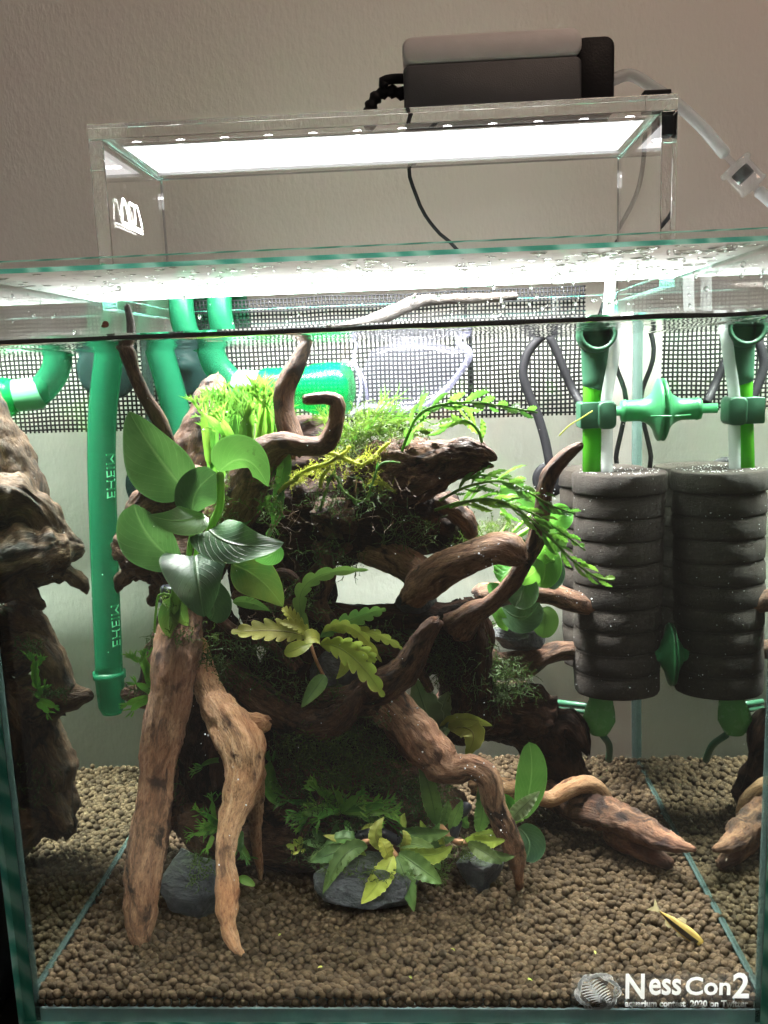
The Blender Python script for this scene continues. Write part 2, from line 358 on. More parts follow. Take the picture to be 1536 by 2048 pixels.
def sponge_mat():
    m, nt, o = newmat('filter_sponge'); N = NT(nt); c = coords(N)
    v = N('TexNoise', i_Vector=c, i_Scale=600., i_Detail=6., i_Roughness=.85).outputs[0]; n = N('TexNoise', i_Vector=c, i_Scale=40., i_Detail=4.).outputs[0]
    col = N.mix(n, (.015, .011, .008), (.048, .037, .027))
    sk = N.ramp(N('TexNoise', i_Vector=c, i_Scale=700., i_Detail=2.).outputs[0], [(.60, (0, 0, 0)), (.72, (1, 1, 1))])
    col = N.mix(N('Math', operation='MULTIPLY', i_0=sk, i_1=.25).outputs[0], col, (.13, .11, .085))
    b = N('Bump', i_Strength=1., i_Distance=.004, i_Height=v)
    p = N('BsdfPrincipled', i_Base_Color=col, i_Roughness=.65, i_Normal=b.outputs[0]); p.inputs['Specular IOR Level'].default_value = .25
    N.link(p.outputs[0], o.inputs[0]); return m
M = {}
M['tan'] = wood('tan_driftwood', (.17, .08, .04), (.48, .28, .15), (.74, .51, .32), dk=.41)
M['plank'] = wood('plank_driftwood', (.065, .032, .018), (.235, .128, .072), (.46, .285, .17), dk=.44)
M['brown'] = wood('brown_driftwood', (.035, .016, .009), (.135, .066, .035), (.27, .155, .088), dk=.46)
M['red'] = wood('reddish_driftwood', (.024, .012, .007), (.105, .052, .028), (.235, .135, .078), dk=.44, bump=1.)
M['dark'] = wood('dark_driftwood', (.012, .006, .004), (.036, .017, .010), (.09, .043, .024), dk=.48, wet=.12)  # dark wood, albedo lowered further to hold the hub's shade
M['grey'] = wood('bleached_driftwood', (.02, .017, .015), (.06, .052, .048), (.15, .135, .125), dk=.38)
M['anubias'] = leafmat('broad_leaf', (.026, .080, .036), (.055, .135, .052), (.13, .24, .10), .12, spots=.5, rough=.42)
M['anubias_light'] = leafmat('young_broad_leaf', (.05, .17, .03), (.09, .24, .05), (.18, .36, .10), .2, spots=.5)
M['anubias_yellow'] = leafmat('ageing_broad_leaf', (.045, .13, .025), (.17, .21, .035), (.2, .3, .07), .22)
M['fern'] = leafmat('fern_green', (.04, .15, .018), (.10, .24, .03), (.03, .09, .012), .4, veins=14)
M['fern_bright'] = leafmat('fern_bright', (.09, .27, .025), (.19, .38, .045), (.06, .18, .02), .42, veins=14)
M['yellow'] = leafmat('yellow_green_leaf', (.26, .32, .045), (.40, .44, .09), (.22, .14, .045), .25, veins=11)
M['buce'] = leafmat('olive_wavy_leaf', (.07, .15, .04), (.14, .24, .055), (.03, .06, .022), .2, veins=12)
M['buce_y'] = leafmat('lime_wavy_leaf', (.32, .40, .05), (.46, .52, .08), (.2, .26, .05), .25, veins=12)
M['grey_leaf'] = leafmat('grey_green_leaf', (.16, .22, .12), (.24, .30, .15), (.06, .08, .05), .25, veins=7)
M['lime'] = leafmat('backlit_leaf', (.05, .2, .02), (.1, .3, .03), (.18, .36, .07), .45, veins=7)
M['olive'] = leafmat('painted_shade_round_leaf', (.05, .12, .02), (.09, .17, .03), (.05, .1, .02), .4, veins=5)  # duller copy of the round leaf, shade put into its colour
M['stem'] = plastic('green_stem', (.22, .42, .08), .4, transl=.3)
M['rhiz'] = plastic('brown_rhizome', (.35, .17, .08), .6, transl=.1)
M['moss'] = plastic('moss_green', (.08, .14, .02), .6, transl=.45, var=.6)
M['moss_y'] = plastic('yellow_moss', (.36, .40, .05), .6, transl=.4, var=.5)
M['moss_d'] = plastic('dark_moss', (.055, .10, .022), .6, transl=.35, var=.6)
M['hair'] = plastic('brown_roots', (.10, .06, .03), .6, transl=.2)
M['wall'] = wall_mat(); M['soil'] = soil_mat()
M['stone'] = stone_mat('slate_stone', (.025, .028, .031), (.085, .092, .10), .8)
M['stone2'] = stone_mat('dark_slate_stone', (.015, .017, .02), (.05, .056, .065), .3)
M['edge'] = edge_mat()
M['pane'] = clear('clear_glass_pane', (.98, .995, .988), 1.5, .01)
M['lid'] = clear('fogged_glass_lid', (.97, 1, .99), 1.5, .03, cloud=.085, cs=45., bump=.2, path=True, scale=.3, fwd=.02, milk=(.96, .97, .97))
M['sil'] = plastic('silicone_seam', (.18, .27, .25), .3, trans=.66, transl=.3, spec=.2)
M['base_edge'] = plastic('base_glass_edge', (.60, .85, .95), .2, transl=.4, var=.35)  # pale colour imitates light guided out of the base glass
M['wside'] = water_side(); M['wback'] = water_side('water_back', 1.15); M['wtop'] = water_top()
M['wfront'] = glass('water_front', (1, 1, 1), N_W)
M['acrylic'] = glass('clear_acrylic', (.985, .985, .985), 1.49)
M['led_panel'] = emit('lit_led_panel', (1., .98, .97), 2.2)
M['led_chip'] = emit('lit_led_chip', (1., .98, .97), 20.)
M['alu'] = plastic('grey_lamp_housing', (.45, .45, .46), .35)
M['net'] = plastic('black_plastic_net', (.012, .012, .014), .5, spec=.2)
M['pump_top'] = plastic('pale_grey_plastic', (.62, .58, .57), .45, bump=.15, bs=1500)
M['pump_low'] = plastic('charcoal_plastic', (.055, .058, .063), .5, bump=.2, bs=1500)
M['rubber'] = plastic('black_rubber', (.010, .010, .012), .55, bump=.2, bs=900, spec=.2)
M['cup'] = plastic('dark_suction_cup', (.012, .035, .032), .45, trans=.15, spec=.12)
M['tube'] = plastic('milky_airline', (.62, .66, .66), .25, trans=.4, transl=.45)
M['clearp'] = clear('clear_moulded_plastic', (.82, .82, .88), 1.5, .06, cloud=.05, milk=(.55, .55, .64), bump=.3, bscale=90., scale=.35)
M['rim'] = plastic('clear_plastic_rim', (.16, .16, .22), .3, trans=.5, spec=.1)
M['gpipe'] = plastic('green_pipe', (.012, .15, .07), .3, trans=.45, transl=.45, spec=.3)
M['gpale'] = plastic('pale_green_joint', (.13, .42, .22), .35, transl=.4, spec=.3)
M['gclear'] = plastic('clear_green_barrel', (.0, .30, .07), .2, trans=.58, transl=.35, spec=.3)
M['gdark'] = plastic('dark_green_fitting', (.03, .11, .06), .4, transl=.25)
M['gmid'] = plastic('green_fitting', (.035, .20, .075), .35, transl=.35)
M['glime'] = plastic('lime_pipe', (.10, .42, .03), .2, transl=.6)
M['gbulb'] = plastic('green_bulb', (.12, .30, .10), .25, trans=.15, transl=.45)
M['sponge'] = sponge_mat()
M['white'] = plastic('white_print', (.93, .93, .92), .5, var=.02, transl=.5)
M['film'] = clear('sticker_film', (.97, .97, .97), 1.4, .06, cloud=.035)
M['fish_y'] = plastic('yellow_scales', (.52, .37, .10), .3, transl=.3)
M['fish_k'] = plastic('black_stripe', (.02, .015, .012), .3)
M['fin'] = plastic('clear_fin', (.7, .65, .45), .3, trans=.55, transl=.6)
M['bubble'] = glass('air_bubble', (1, 1, 1), .75)
M['drop'] = glass('water_drop', (1, 1, 1), 1.33)
M['black'] = plastic('black_cabinet', (.006, .006, .006), .6)
M['table'] = plastic('dark_tabletop', (.02, .018, .016), .5)
M['blue'] = plastic('blue_thread', (.02, .10, .22), .5)
M['tie'] = plastic('black_rubber_tie', (.012, .014, .022), .3)
# ================================================================== SETTING
ZS = -26.95      # soil level
mb = MB(); mb.box(-120, 120, 38.4, 40, -70, 90); wall = mb.build('wall', M['wall'], smooth=False); tag(wall, 'beige textured wallpaper wall behind the tank', kind='structure')
mb = MB(); mb.box(-60, 60, -12, 30.9, -31.2, -28.72); tb = mb.build('tabletop', M['table'], smooth=False, bevel=.2); tag(tb, 'dark tabletop the tank stands on', kind='structure')
mb = MB(); mb.box(-40, -17.2, -6, 33, -28.7, -4); bk = mb.build('black_cabinet', M['black'], smooth=False, bevel=.3); tag(bk, 'black cabinet side standing left of the tank', 'cabinet')
# ------------------------------------------------------------------ tank
T = empty('glass_aquarium', (0, 15, -28.6), 'clear rimless glass cube aquarium with teal glass edges', 'aquarium')
def pane(name, b, edge_faces):
    mb = MB(); mb.box(*b); mb.m = [1 if i in edge_faces else 0 for i in range(6)]
    return mb.build(name, [M['pane'], M['edge']], T, smooth=False)
RIM = 2.92; ZB = -28.1
# faces: 0 x0, 1 x1, 2 y0, 3 y1, 4 z0, 5 z1
pane('front_pane', (-15.5, 15.5, -.5, -.012, ZB, RIM), (0, 1, 4, 5))
pane('back_pane', (-15.5, 15.5, 30.012, 30.5, ZB, RIM), (0, 1, 4, 5))
pane('side_pane', (-15.5, -15.012, -.008, 30.008, ZB, RIM-.003), (2, 3, 4, 5))
pane('side_pane', (15.012, 15.5, -.008, 30.008, ZB, RIM-.003), (2, 3, 4, 5))
mb = MB(); mb.box(-15.5, 15.5, -.5, 30.5, ZB-.6, ZB-.004); mb.build('base_pane', M['base_edge'], T, smooth=False)
mb = MB(); mb.box(-15., 15., 0.01, .2, ZB, ZB+.62); mb.build('base_seam', M['base_edge'], T, smooth=False)
for x, y in ((-14.9, .1), (14.9, .1), (-14.86, 29.86), (14.86, 29.86)):
    s = .10 if y < 1 else .14
    mb = MB(); mb.box(x-s, x+s, y-s*.9, y+s*.9, ZB+.05, RIM-.15); mb.build('corner_seam', M['sil'], T, smooth=False)
for sx in (-1, 1):
    mb = MB(); C = [(sx*14.93, y, -26.74) for y in np.linspace(.3, 29.5, 30)]; tube(mb, C, .075, 6); mb.build('bottom_seam', M['sil'], T)
# lid with beads of condensation
L = empty('cover_glass', (0, 7, 2.5), 'fogged glass lid lying inside the top rim over the front half', 'lid')
mb = MB(); nx, ny = 60, 60
mb.box(-14.8, 14.8, .15, 14.2, 2.55, 2.72); mb.m = [1, 1, 1, 1, 0, 0]
mb.build('glass_sheet', [M['lid'], M['edge']], L, smooth=False)
def blob_mesh(mb, c, rx, ry, rz, k=8, mi=0):
    V = [(c[0], c[1], c[2]+rz)]; rows = 4
    for i in range(1, rows):
        a = math.pi*i/rows
        for j in range(k):
            t = 2*math.pi*j/k; V.append((c[0]+rx*math.sin(a)*math.cos(t), c[1]+ry*math.sin(a)*math.sin(t), c[2]+rz*math.cos(a)))
    V.append((c[0], c[1], c[2]-rz)); f = []
    for j in range(k): f.append((0, 1+j, 1+(j+1) % k))
    for i in range(rows-2):
        for j in range(k): f.append((1+i*k+j, 1+(i+1)*k+j, 1+(i+1)*k+(j+1) % k, 1+i*k+(j+1) % k))
    e = len(V)-1
    for j in range(k): f.append((e, 1+(rows-2)*k+(j+1) % k, 1+(rows-2)*k+j))
    mb.add(V, f, None, mi)
mb = MB()
for i in range(420):
    x = random.uniform(-14.5, 14.5); y = 13.6*random.random()**1.2+.3; r = random.uniform(.04, .17)*(1.7 if x > 6 else 1)
    blob_mesh(mb, (x, y, 2.55), r*random.uniform(.8, 2.), r*random.uniform(.8, 1.6), r*.38, 10)
tag(mb.build('condensation_drop', M['drop'], L), kind='stuff')
mb = MB()
for i in range(150):
    x = random.uniform(-14.5, 14.5) if i % 2 else random.uniform(4, 14.5); z = random.uniform(.35, 2.4); r = random.uniform(.02, .09)
    blob_mesh(mb, (x, .0, z), r*random.uniform(.8, 1.3), r*.3, r*random.uniform(.9, 1.6), 8)
tag(mb.build('splash_drop', M['drop'], T), kind='stuff')
# ------------------------------------------------------------------ water body (open box: every face is one sheet)
mb = MB(); nx, ny = 70, 60
# surface with a raised meniscus along the panes
xs = np.concatenate([[-15., -14.9, -14.75, -14.5], np.linspace(-14.1, 14.1, nx), [14.5, 14.75, 14.9, 15.]]); ys = np.concatenate([[.004, .06, .13, .22, .34, .5], np.linspace(.8, 29.2, ny), [29.6, 29.8, 30.]])
def zsurf(x, y):
    d = min(y, 30-y, x+15, 15-x)
    return .26*math.exp(-max(d, 0)/.15)+.05*nz(x*.35, y*.35, 3)+.018*nz(x*1.3, y*1.3, 8)
V = [(x, y, zsurf(x, y)) for x in xs for y in ys]; n = len(ys)
Fc = [(i*n+j, (i+1)*n+j, (i+1)*n+j+1, i*n+j+1) for i in range(len(xs)-1) for j in range(n-1)]
mb.add(V, Fc, None, 1)
def strip(idx, mi, z0=-27.9):
    P = [V[i] for i in idx]; vv = P+[(p[0], p[1], z0) for p in P]; k = len(P)
    mb.add(vv, [(i, i+1, k+i+1, k+i) for i in range(k-1)], None, mi)
strip([i*n for i in range(len(xs))][::-1], 2)                # front (dielectric)
strip([i*n+n-1 for i in range(len(xs))], 3)                  # back
strip([j for j in range(n)], 0)                              # left
strip([(len(xs)-1)*n+j for j in range(n)][::-1], 0)          # right
wo = mb.build('water', [M['wside'], M['wtop'], M['wfront'], M['wback']]); tag(wo, 'clear water filling the aquarium', kind='structure')
# fix orientation so that the front sheet faces the outside
me = wo.data; flip = [p.index for p in me.polygons if (p.material_index == 2 and p.normal.y > 0) or (p.material_index == 0 and p.normal.x*p.center.x < 0) or (p.material_index == 1 and p.normal.z < 0) or (p.material_index == 3 and p.normal.y < 0)]
import bmesh
bm = bmesh.new(); bm.from_mesh(me); bm.faces.ensure_lookup_table()
bmesh.ops.reverse_faces(bm, faces=[bm.faces[i] for i in flip]); bm.to_mesh(me); bm.free()
# dark line of the water edge against the front pane
mb = MB(); C = [(x, .06, .10+.05*nz(x*.35, 0, 3)+.03*nz(x*.2, 5)) for x in np.linspace(-14.95, 14.95, 160)]
M['men'] = plastic('waterline_painted_dark', (.016, .014, .010), .1, spec=.7)  # near-black colour stands in for the meniscus refracting dark surroundings
tube(mb, C, [.085+.035*nz(c[0]*.5, 9) for c in C], 10, flat=.4); tag(mb.build('waterline', M['men']), 'dark wavy waterline along the front glass', kind='structure')
# ------------------------------------------------------------------ soil pellets
def ico():
    t = (1+5**.5)/2
    v = np.array([(-1, t, 0), (1, t, 0), (-1, -t, 0), (1, -t, 0), (0, -1, t), (0, 1, t), (0, -1, -t), (0, 1, -t), (t, 0, -1), (t, 0, 1), (-t, 0, -1), (-t, 0, 1)], float)
    f = [(0, 11, 5), (0, 5, 1), (0, 1, 7), (0, 7, 10), (0, 10, 11), (1, 5, 9), (5, 11, 4), (11, 10, 2), (10, 7, 6), (7, 1, 8), (3, 9, 4), (3, 4, 2), (3, 2, 6), (3, 6, 8), (3, 8, 9), (4, 9, 5), (2, 4, 11), (6, 2, 10), (8, 6, 7), (9, 8, 1)]
    v /= np.linalg.norm(v[0]); v = [tuple(x) for x in v]; c = {}; g = []
    def mid(a, b):
        k = (min(a, b), max(a, b))
        if k not in c:
            p = np.array(v[a])+np.array(v[b]); v.append(tuple(p/np.linalg.norm(p))); c[k] = len(v)-1
        return c[k]
    for a, b, d in f:
        x, y, z = mid(a, b), mid(b, d), mid(d, a); g += [(a, x, z), (b, y, x), (d, z, y), (x, y, z)]
    return np.array(v), np.array(g)
IV, IF = ico()
def soil_z(x, y): return ZS+.16*nz(x*.18, y*.18, 1)+.10*nz(x*.6, y*.6, 2)+.35*(max(0, y-22)/8)**2
pts = []; sp = .385
j = 0; y = .2
while y < 29.8:
    x = -14.8+(sp/2 if j % 2 else 0)
    while x < 14.85:
        px_, py_ = x+random.gauss(0, .055), y+random.gauss(0, .055)
        r = random.uniform(.185, .235)*random.choice((1, 1, 1, 1.1, .88)); pts.append((min(max(px_, -14.8), 14.8), max(py_, r*1.1+.06), soil_z(px_, py_)-.06+random.gauss(0, .05), r))
        if random.random() < .2: r2 = random.uniform(.15, .22); pts.append((min(max(px_+.17, -14.8), 14.8), max(py_+.15, r2), soil_z(px_, py_)+.17, r2))
        x += sp
    y += sp*.87; j += 1
for z in (-.35, -.66, -.95):       # rows against the front glass
    x = -14.8
    while x < 14.8: r = random.uniform(.17, .22); pts.append((x, r*1.1+.06, ZS+z+random.gauss(0, .03), r)); x += random.uniform(.33, .39)
P = np.array(pts); K = len(P); nv = len(IV)
dirs = np.random.normal(size=(K, 3)); dirs /= np.linalg.norm(dirs, axis=1)[:, None]; st = np.random.uniform(-.10, .14, K)
dd = IV@dirs.T
Vv = IV[None]*(1+.028*np.random.normal(size=(K, nv, 1)))
Vv = Vv*(1+(st[:, None]*(dd.T**2-.33)))[:, :, None]*P[:, 3][:, None, None]+P[:, None, :3]
Ff = (IF[None]+(np.arange(K)*nv)[:, None, None]).reshape(-1, 3)
mb = MB(); rv = np.repeat(np.random.random(K), nv); uvv = np.stack([rv]*3, 1)
mb.v = [Vv.reshape(-1, 3)]; mb.uv = [uvv]; mb.f = Ff.tolist(); mb.m = []; mb.n = K*nv
so = mb.build('soil_pellets', M['soil'], origin=(0, 15, ZS)); tag(so, 'brown round aquarium soil pellets covering the tank floor', 'soil', kind='stuff')
mb = MB(); gx = np.linspace(-14.9, 14.9, 40); gy = np.linspace(.35, 29.9, 40)
mb.add([(x, y, soil_z(x, y)-.16) for x in gx for y in gy], [(i*40+j, (i+1)*40+j, (i+1)*40+j+1, i*40+j+1) for i in range(39) for j in range(39)], np.zeros((1600, 3)))
tag(mb.build('soil_bed', M['soil']), 'packed soil bed under the pellets', kind='structure')
print('pellets', K)
# ------------------------------------------------------------------ lamp
LP = empty('aquarium_lamp', (0, 22, 2.3), 'clear acrylic bridge lamp with lit white led panel over the tank', 'lamp')
XL, XR, Y0, Y1, ZT = -15.56, 15.64, 16.7, 27.5, 12.02
mb = MB(); mb.box(XL, XL+.82, Y0, Y1, 2.3, ZT-.83); leg1 = mb.build('leg', M['acrylic'], LP, smooth=False, bevel=.04)
mb = MB(); mb.box(XR-.82, XR, Y0, Y1, 2.3, ZT-.83); mb.build('leg', M['acrylic'], LP, smooth=False, bevel=.04)
mb = MB(); mb.box(XL, XR, Y0, Y1, ZT-.8, ZT); mb.build('top_plate', M['acrylic'], LP, smooth=False, bevel=.04)
mb = MB(); mb.box(-14.2, 14.3, 18.05, 24.75, 11.125, 11.2); hs = mb.build('led_housing', M['alu'], LP, smooth=False, bevel=.03)
mb = MB(); mb.box(-14.2, 14.3, 24.62, 24.75, 10.95, 11.12); mb.build('added_baffle_lip', M['alu'], hs if False else LP, smooth=False)  # lip added to keep the panel's light off the upper wall
mb = MB(); mb.box(-14.1, 14.2, 18.15, 24.6, 11.1, 11.12); mb.build('led_panel', M['led_panel'], LP, smooth=False)
for i in range(12):
    for yy in (18.42, 22.5):
        mb = MB(); lathe(mb, [(.0, -.09), (.24, -.07), (.33, 0)], (-13.4+i*2.45, yy, 11.095), seg=10, closed=False); mb.build('led_chip', M['led_chip'], LP)
# black end block in the right corner of the bridge
a = air(1305, 205, Y0+.2); mb = MB(); mb.box(14.1, 15.55, Y0+.9, Y0+1.6, ZT+.02, ZT+.5); mb.box(14.86, 15.6, Y0+.9, Y0+2.2, ZT-1.9, ZT-.86)
mb.build('end_block', M['rubber'], LP, smooth=False, bevel=.08)
# logo on the inner face of the left leg (lines drawn in the plane x = const)
def on_x(px, py, X):
    d = ray(px, py); return CAM+d*(X-CAM[0])/d[0]
A_ = on_x(247, 392, XL+.83); B_ = on_x(291, 458, XL+.83)
def ribbon(mb, pts, wd, ax1, ax2, nrm, off=.0, closed=False):
    P = np.array(pts, float); n = len(P)
    for i in range(n-1 if not closed else n):
        a, b = P[i], P[(i+1) % n]; d = (b-a)/max(np.linalg.norm(b-a), 1e-9); p = np.cross(nrm, d)*wd/2; e = d*wd*.3
        mb.add([a-p-e, b-p+e, b+p+e, a+p-e], [(0, 1, 2, 3)])
def logo(parent, X):
    y0, z0 = on_x(245, 437, X)[1], on_x(245, 437, X)[2]; y1 = on_x(291, 450, X)[1]
    s = (y1-y0)/3.5; h = 1.1; mb = MB()
    def pp(u, v): return (X, y0+u*s, z0+v*h-.0)
    for k, pl in enumerate(([(0, 0), (.12, .85), (.25, 1), (.5, 1), (.65, .85), (1., 0)], [(1.9, .98), (1.2, .98), (1.05, .85), (1.05, .15), (1.2, .02), (1.85, .02), (1.95, .15), (1.95, .85), (2.1, 1), (2.4, 1), (2.5, .85), (2.95, 0)])):
        ribbon(mb, [pp(u, v) for u, v in pl], .17, None, None, np.array([1., 0, 0]))
    mb.build('logo', M['white'], parent, smooth=False)
    # tiny lettering bar: short dashes
    mb = MB(); u = 0.
    while u < 3.:
        l = random.uniform(.1, .22)
        for v in (-.16, -.32): ribbon(mb, [pp(u, v), pp(u+l*.8, v)], .09, None, None, np.array([1., 0, 0]))
        ribbon(mb, [pp(u, -.12), pp(u, -.36)], .07, None, None, np.array([1., 0, 0]))
        u += l+.04
    mb.build('logo_lettering', M['white'], parent, smooth=False)
logo(LP, XL+.83)
def cable(name, pts, r, mat, parent, seg=8, step=.6):
    C = catmull(pts, step); mb = MB(); tube(mb, C, r, seg); return mb.build(name, mat, parent)
cable('power_cord', [air(868, 245, 27.6), air(845, 275, 27.8), air(818, 335, 28.2), air(832, 390, 29), air(850, 430, 30), air(880, 468, 31), air(915, 500, 31.5), air(930, 560, 32), wat(940, 800, 31.5)], .13, M['rubber'], LP)
cable('power_cord', [air(1312, 240, 28.5), air(1306, 330, 28.6), air(1292, 390, 29), air(1258, 455, 30), air(1225, 500, 31.), air(1215, 580, 31.5), wat(1228, 700, 31.2), wat(1252, 800, 31.2), wat(1232, 915, 31.), wat(1240, 950, 31)], .15, M['rubber'], LP)
# ------------------------------------------------------------------ air pump
PM = empty('air_pump', (6.5, 21, ZT+.01), 'grey and charcoal air pump lying on top of the acrylic lamp', 'air pump')
PY0, PY1 = 18.9, 24.2
pa = air(803, 66, PY0); pb = air(1165, 58, PY0); pc = air(1227, 75, PY0+1)
x0, x1 = pa[0], pb[0]; zt = (pa[2]+pb[2])/2; zm = (air(985, 119, PY0)[2]); xc = pc[0]
mb = MB(); rbox(mb, x0+.02, x1-.02, PY0+.03, PY1-.03, ZT+.03, zm-.01, .35); mb.build('lower_shell', M['pump_low'], PM)
mb = MB(); rbox(mb, x0, x1, PY0, PY1, zm, zt, .55); mb.build('upper_shell', M['pump_top'], PM)
mb = MB(); rbox(mb, x1-.3, xc, PY0+.5, PY1-.5, ZT+.35, zt-.35, .5); mb.build('end_cap', M['rubber'], PM)
cable('cord_grip', [(x0+.2, PY0+1.5, air(800, 158, PY0+1.5)[2]), air(785, 158, PY0+1.5), air(765, 163, PY0+1.5), air(770, 172, PY0+1.5)], .28, M['rubber'], PM, step=.2)
g = MB(); C = catmull([air(808, 188, PY0+1.8), air(780, 183, PY0+1.8), air(757, 190, PY0+1.8), air(742, 212, PY0+1.8), air(738, 232, PY0+2.5)], .12)
tube(g, C, [.34+.07*math.sin(i*1.6) for i in range(len(C))], 12); g.build('cord', M['rubber'], PM)
# airline with a check valve
AL = empty('airline_tube', tuple(air(1340, 200, 23)), 'milky airline tube running from the air pump down to the right', 'tube')
C = catmull([(xc-.1, 21.5, zt-2.2), air(1260, 150, 22), air(1310, 178, 22), air(1350, 205, 22), air(1400, 250, 21.5), air(1450, 308, 21)], .3)
mb = MB(); tube(mb, C, .34, 14); mb.build('hose', M['tube'], AL)
C = catmull([air(1518, 383, 20.5), air(1560, 420, 20), air(1640, 520, 20)], .4); mb = MB(); tube(mb, C, .34, 14); mb.build('hose', M['tube'], AL)
CV = empty('check_valve', tuple(air(1488, 350, 20.8)), 'clear plastic check valve with black core on the airline', 'valve')
va, vb = air(1452, 312, 21), air(1524, 390, 20.6); ax = (vb-va)/np.linalg.norm(vb-va); ln = np.linalg.norm(vb-va)
mb = MB(); lathe(mb, [(.19, 0), (.19, ln*.2), (.95, ln*.22), (.98, ln*.3), (.8, ln*.34), (.8, ln*.72), (.86, ln*.76), (.8, ln*.8), (.2, ln*.82), (.19, ln)], va, ax, 24); mb.build('valve_body', clear('clear_valve_plastic', (.93, .93, .95), 1.5, .05, cloud=.14, scale=2.), CV)
mb = MB(); lathe(mb, [(.50, ln*.36), (.52, ln*.38), (.52, ln*.56), (.4, ln*.58)], va, ax, 20); mb.build('valve_core', M['rubber'], CV)
# ------------------------------------------------------------------ net hanging on the outside of the back pane
mb = MB(); za, zb = -4.75, 3.6; xa, xb = -15.3, 13.4; pit = .272
def strand(a, b, k, r):
    C = [np.array(a)+(np.array(b)-np.array(a))*t for t in np.linspace(0, 1, k)]
    C = [c+np.array([.05*nz(c[0]*.5, c[2]*.5, 1), .03*nz(c[0], c[2]), .10*nz(c[0]*.35, c[2]*.35, 7)]) for c in C]
    tube(mb, C, r, 5, cap=False)
x = xa
while x <= xb: strand((x, 30.75, za), (x, 30.75, zb), 18, .066); x += pit
z = zb
while z >= za+.1: strand((xa, 30.75, z), (xb, 30.75, z), 60, .062); z -= pit
nt = mb.build('plastic_net', M['net']); tag(nt, 'black plastic mesh net hung across the upper back of the tank', 'net')
SYF, SYL = .03, .02
# ------------------------------------------------------------------ sticker on the outside of the front glass
SK = empty('contest_sticker', (12.5, .02, -27.5), 'clear contest sticker with white lettering low on the front glass', 'sticker')
s0, s1 = air(1143, 1948, 0), air(1508, 2030, 0)
mb = MB(); mb.add([(s0[0], SYF, s1[2]), (s1[0], SYF, s1[2]), (s1[0], SYF, s0[2]), (s0[0], SYF, s0[2])], [(0, 1, 2, 3)]); mb.build('film', M['film'], SK, smooth=False)
def text(s, px, py0, py1, pxr, name, parent, bold=0.):
    c = bpy.data.curves.new(name, 'FONT'); c.body = s; c.offset = bold; c.size = 1; c.resolution_u = 3
    o = bpy.data.objects.new(name+'_src', c); scene.collection.objects.link(o)
    dg = bpy.context.evaluated_depsgraph_get(); me = bpy.data.meshes.new_from_object(o.evaluated_get(dg)); bpy.data.objects.remove(o)
    v = np.array([p.co[:] for p in me.vertices]); f = [tuple(p.vertices) for p in me.polygons]
    a, b = air(px, py1, 0), air(pxr, py0, 0)
    sx = (b[0]-a[0])/(v[:, 0].max()-v[:, 0].min()); sz = (b[2]-a[2])/(v[:, 1].max()-v[:, 1].min())
    mb = MB(); mb.add(np.stack([a[0]+(v[:, 0]-v[:, 0].min())*sx, np.full(len(v), SYL), a[2]+(v[:, 1]-v[:, 1].min())*sz], 1), f)
    return mb.build(name, M['white'], parent, smooth=False)
text('N', 1251, 1948, 1998, 1290, 'lettering', SK, .02); text('ess', 1298, 1958, 1991, 1363, 'lettering', SK, .02)
text('Con', 1371, 1954, 1991, 1462, 'lettering', SK, .02); text('2', 1465, 1946, 1997, 1500, 'lettering', SK, .02)
text('aquarium contest  2020 on Twitter', 1250, 2001, 2018, 1497, 'small_lettering', SK, .035)
mb = MB(); cx_, cz_ = air(1195, 1985, 0)[[0, 2]]; R0 = .93; nrm = np.array([0, -1., 0])
for k in range(9):
    ph = k*.12; P = []
    for i in range(48):
        t = i*2*math.pi/48; r = R0*(.90+.10*math.cos(6*(t-ph*.6)))*(1-.012*k); P.append((cx_+r*math.cos(t)+.03*math.cos(k*2.1), SYL, cz_+r*.97*math.sin(t)+.03*math.sin(k*2.1)))
    ribbon(mb, P, .03, 0, 0, nrm, closed=True)
mb.build('ring_emblem', M['white'], SK, smooth=False)
mb = MB()
sp_ = [(cx_-.45+.95*t, cz_+.62-1.32*t-.12*math.sin(t*3)) for t in np.linspace(0, 1, 14)]
ribbon(mb, [(x, SYL-.002, z) for x, z in sp_], .05, 0, 0, nrm)
for k in range(1, 12):
    x, z = sp_[k]
    for sd in (-1, 1):
        L_ = .55*math.sin(.4+k/12*2.4); Q = []
        for t in np.linspace(0, 1, 6): Q.append((x+sd*L_*t*(.75 if sd > 0 else .95), SYL-.002, z+L_*t*(.55 if sd > 0 else -.15)+.15*t*(1-t)))
        for i in range(5): ribbon(mb, [Q[i], Q[i+1]], .075*(1-i/5.5), 0, 0, nrm)
mb.build('leaf_emblem', M['white'], SK, smooth=False)
# ================================================================== EQUIPMENT UNDER WATER
def W(pts): return [wat(*p[:3]) for p in pts]
def disc(mb, c, ax, R, th=.12, dome=.5, seg=32):   # suction cup: shallow bell with a knob
    lathe(mb, [(R, 0), (R, th), (R*.8, th+.12), (R*.45, dome*.7), (R*.2, dome), (R*.18, dome+.5), (.01, dome+.5)], c, ax, seg)
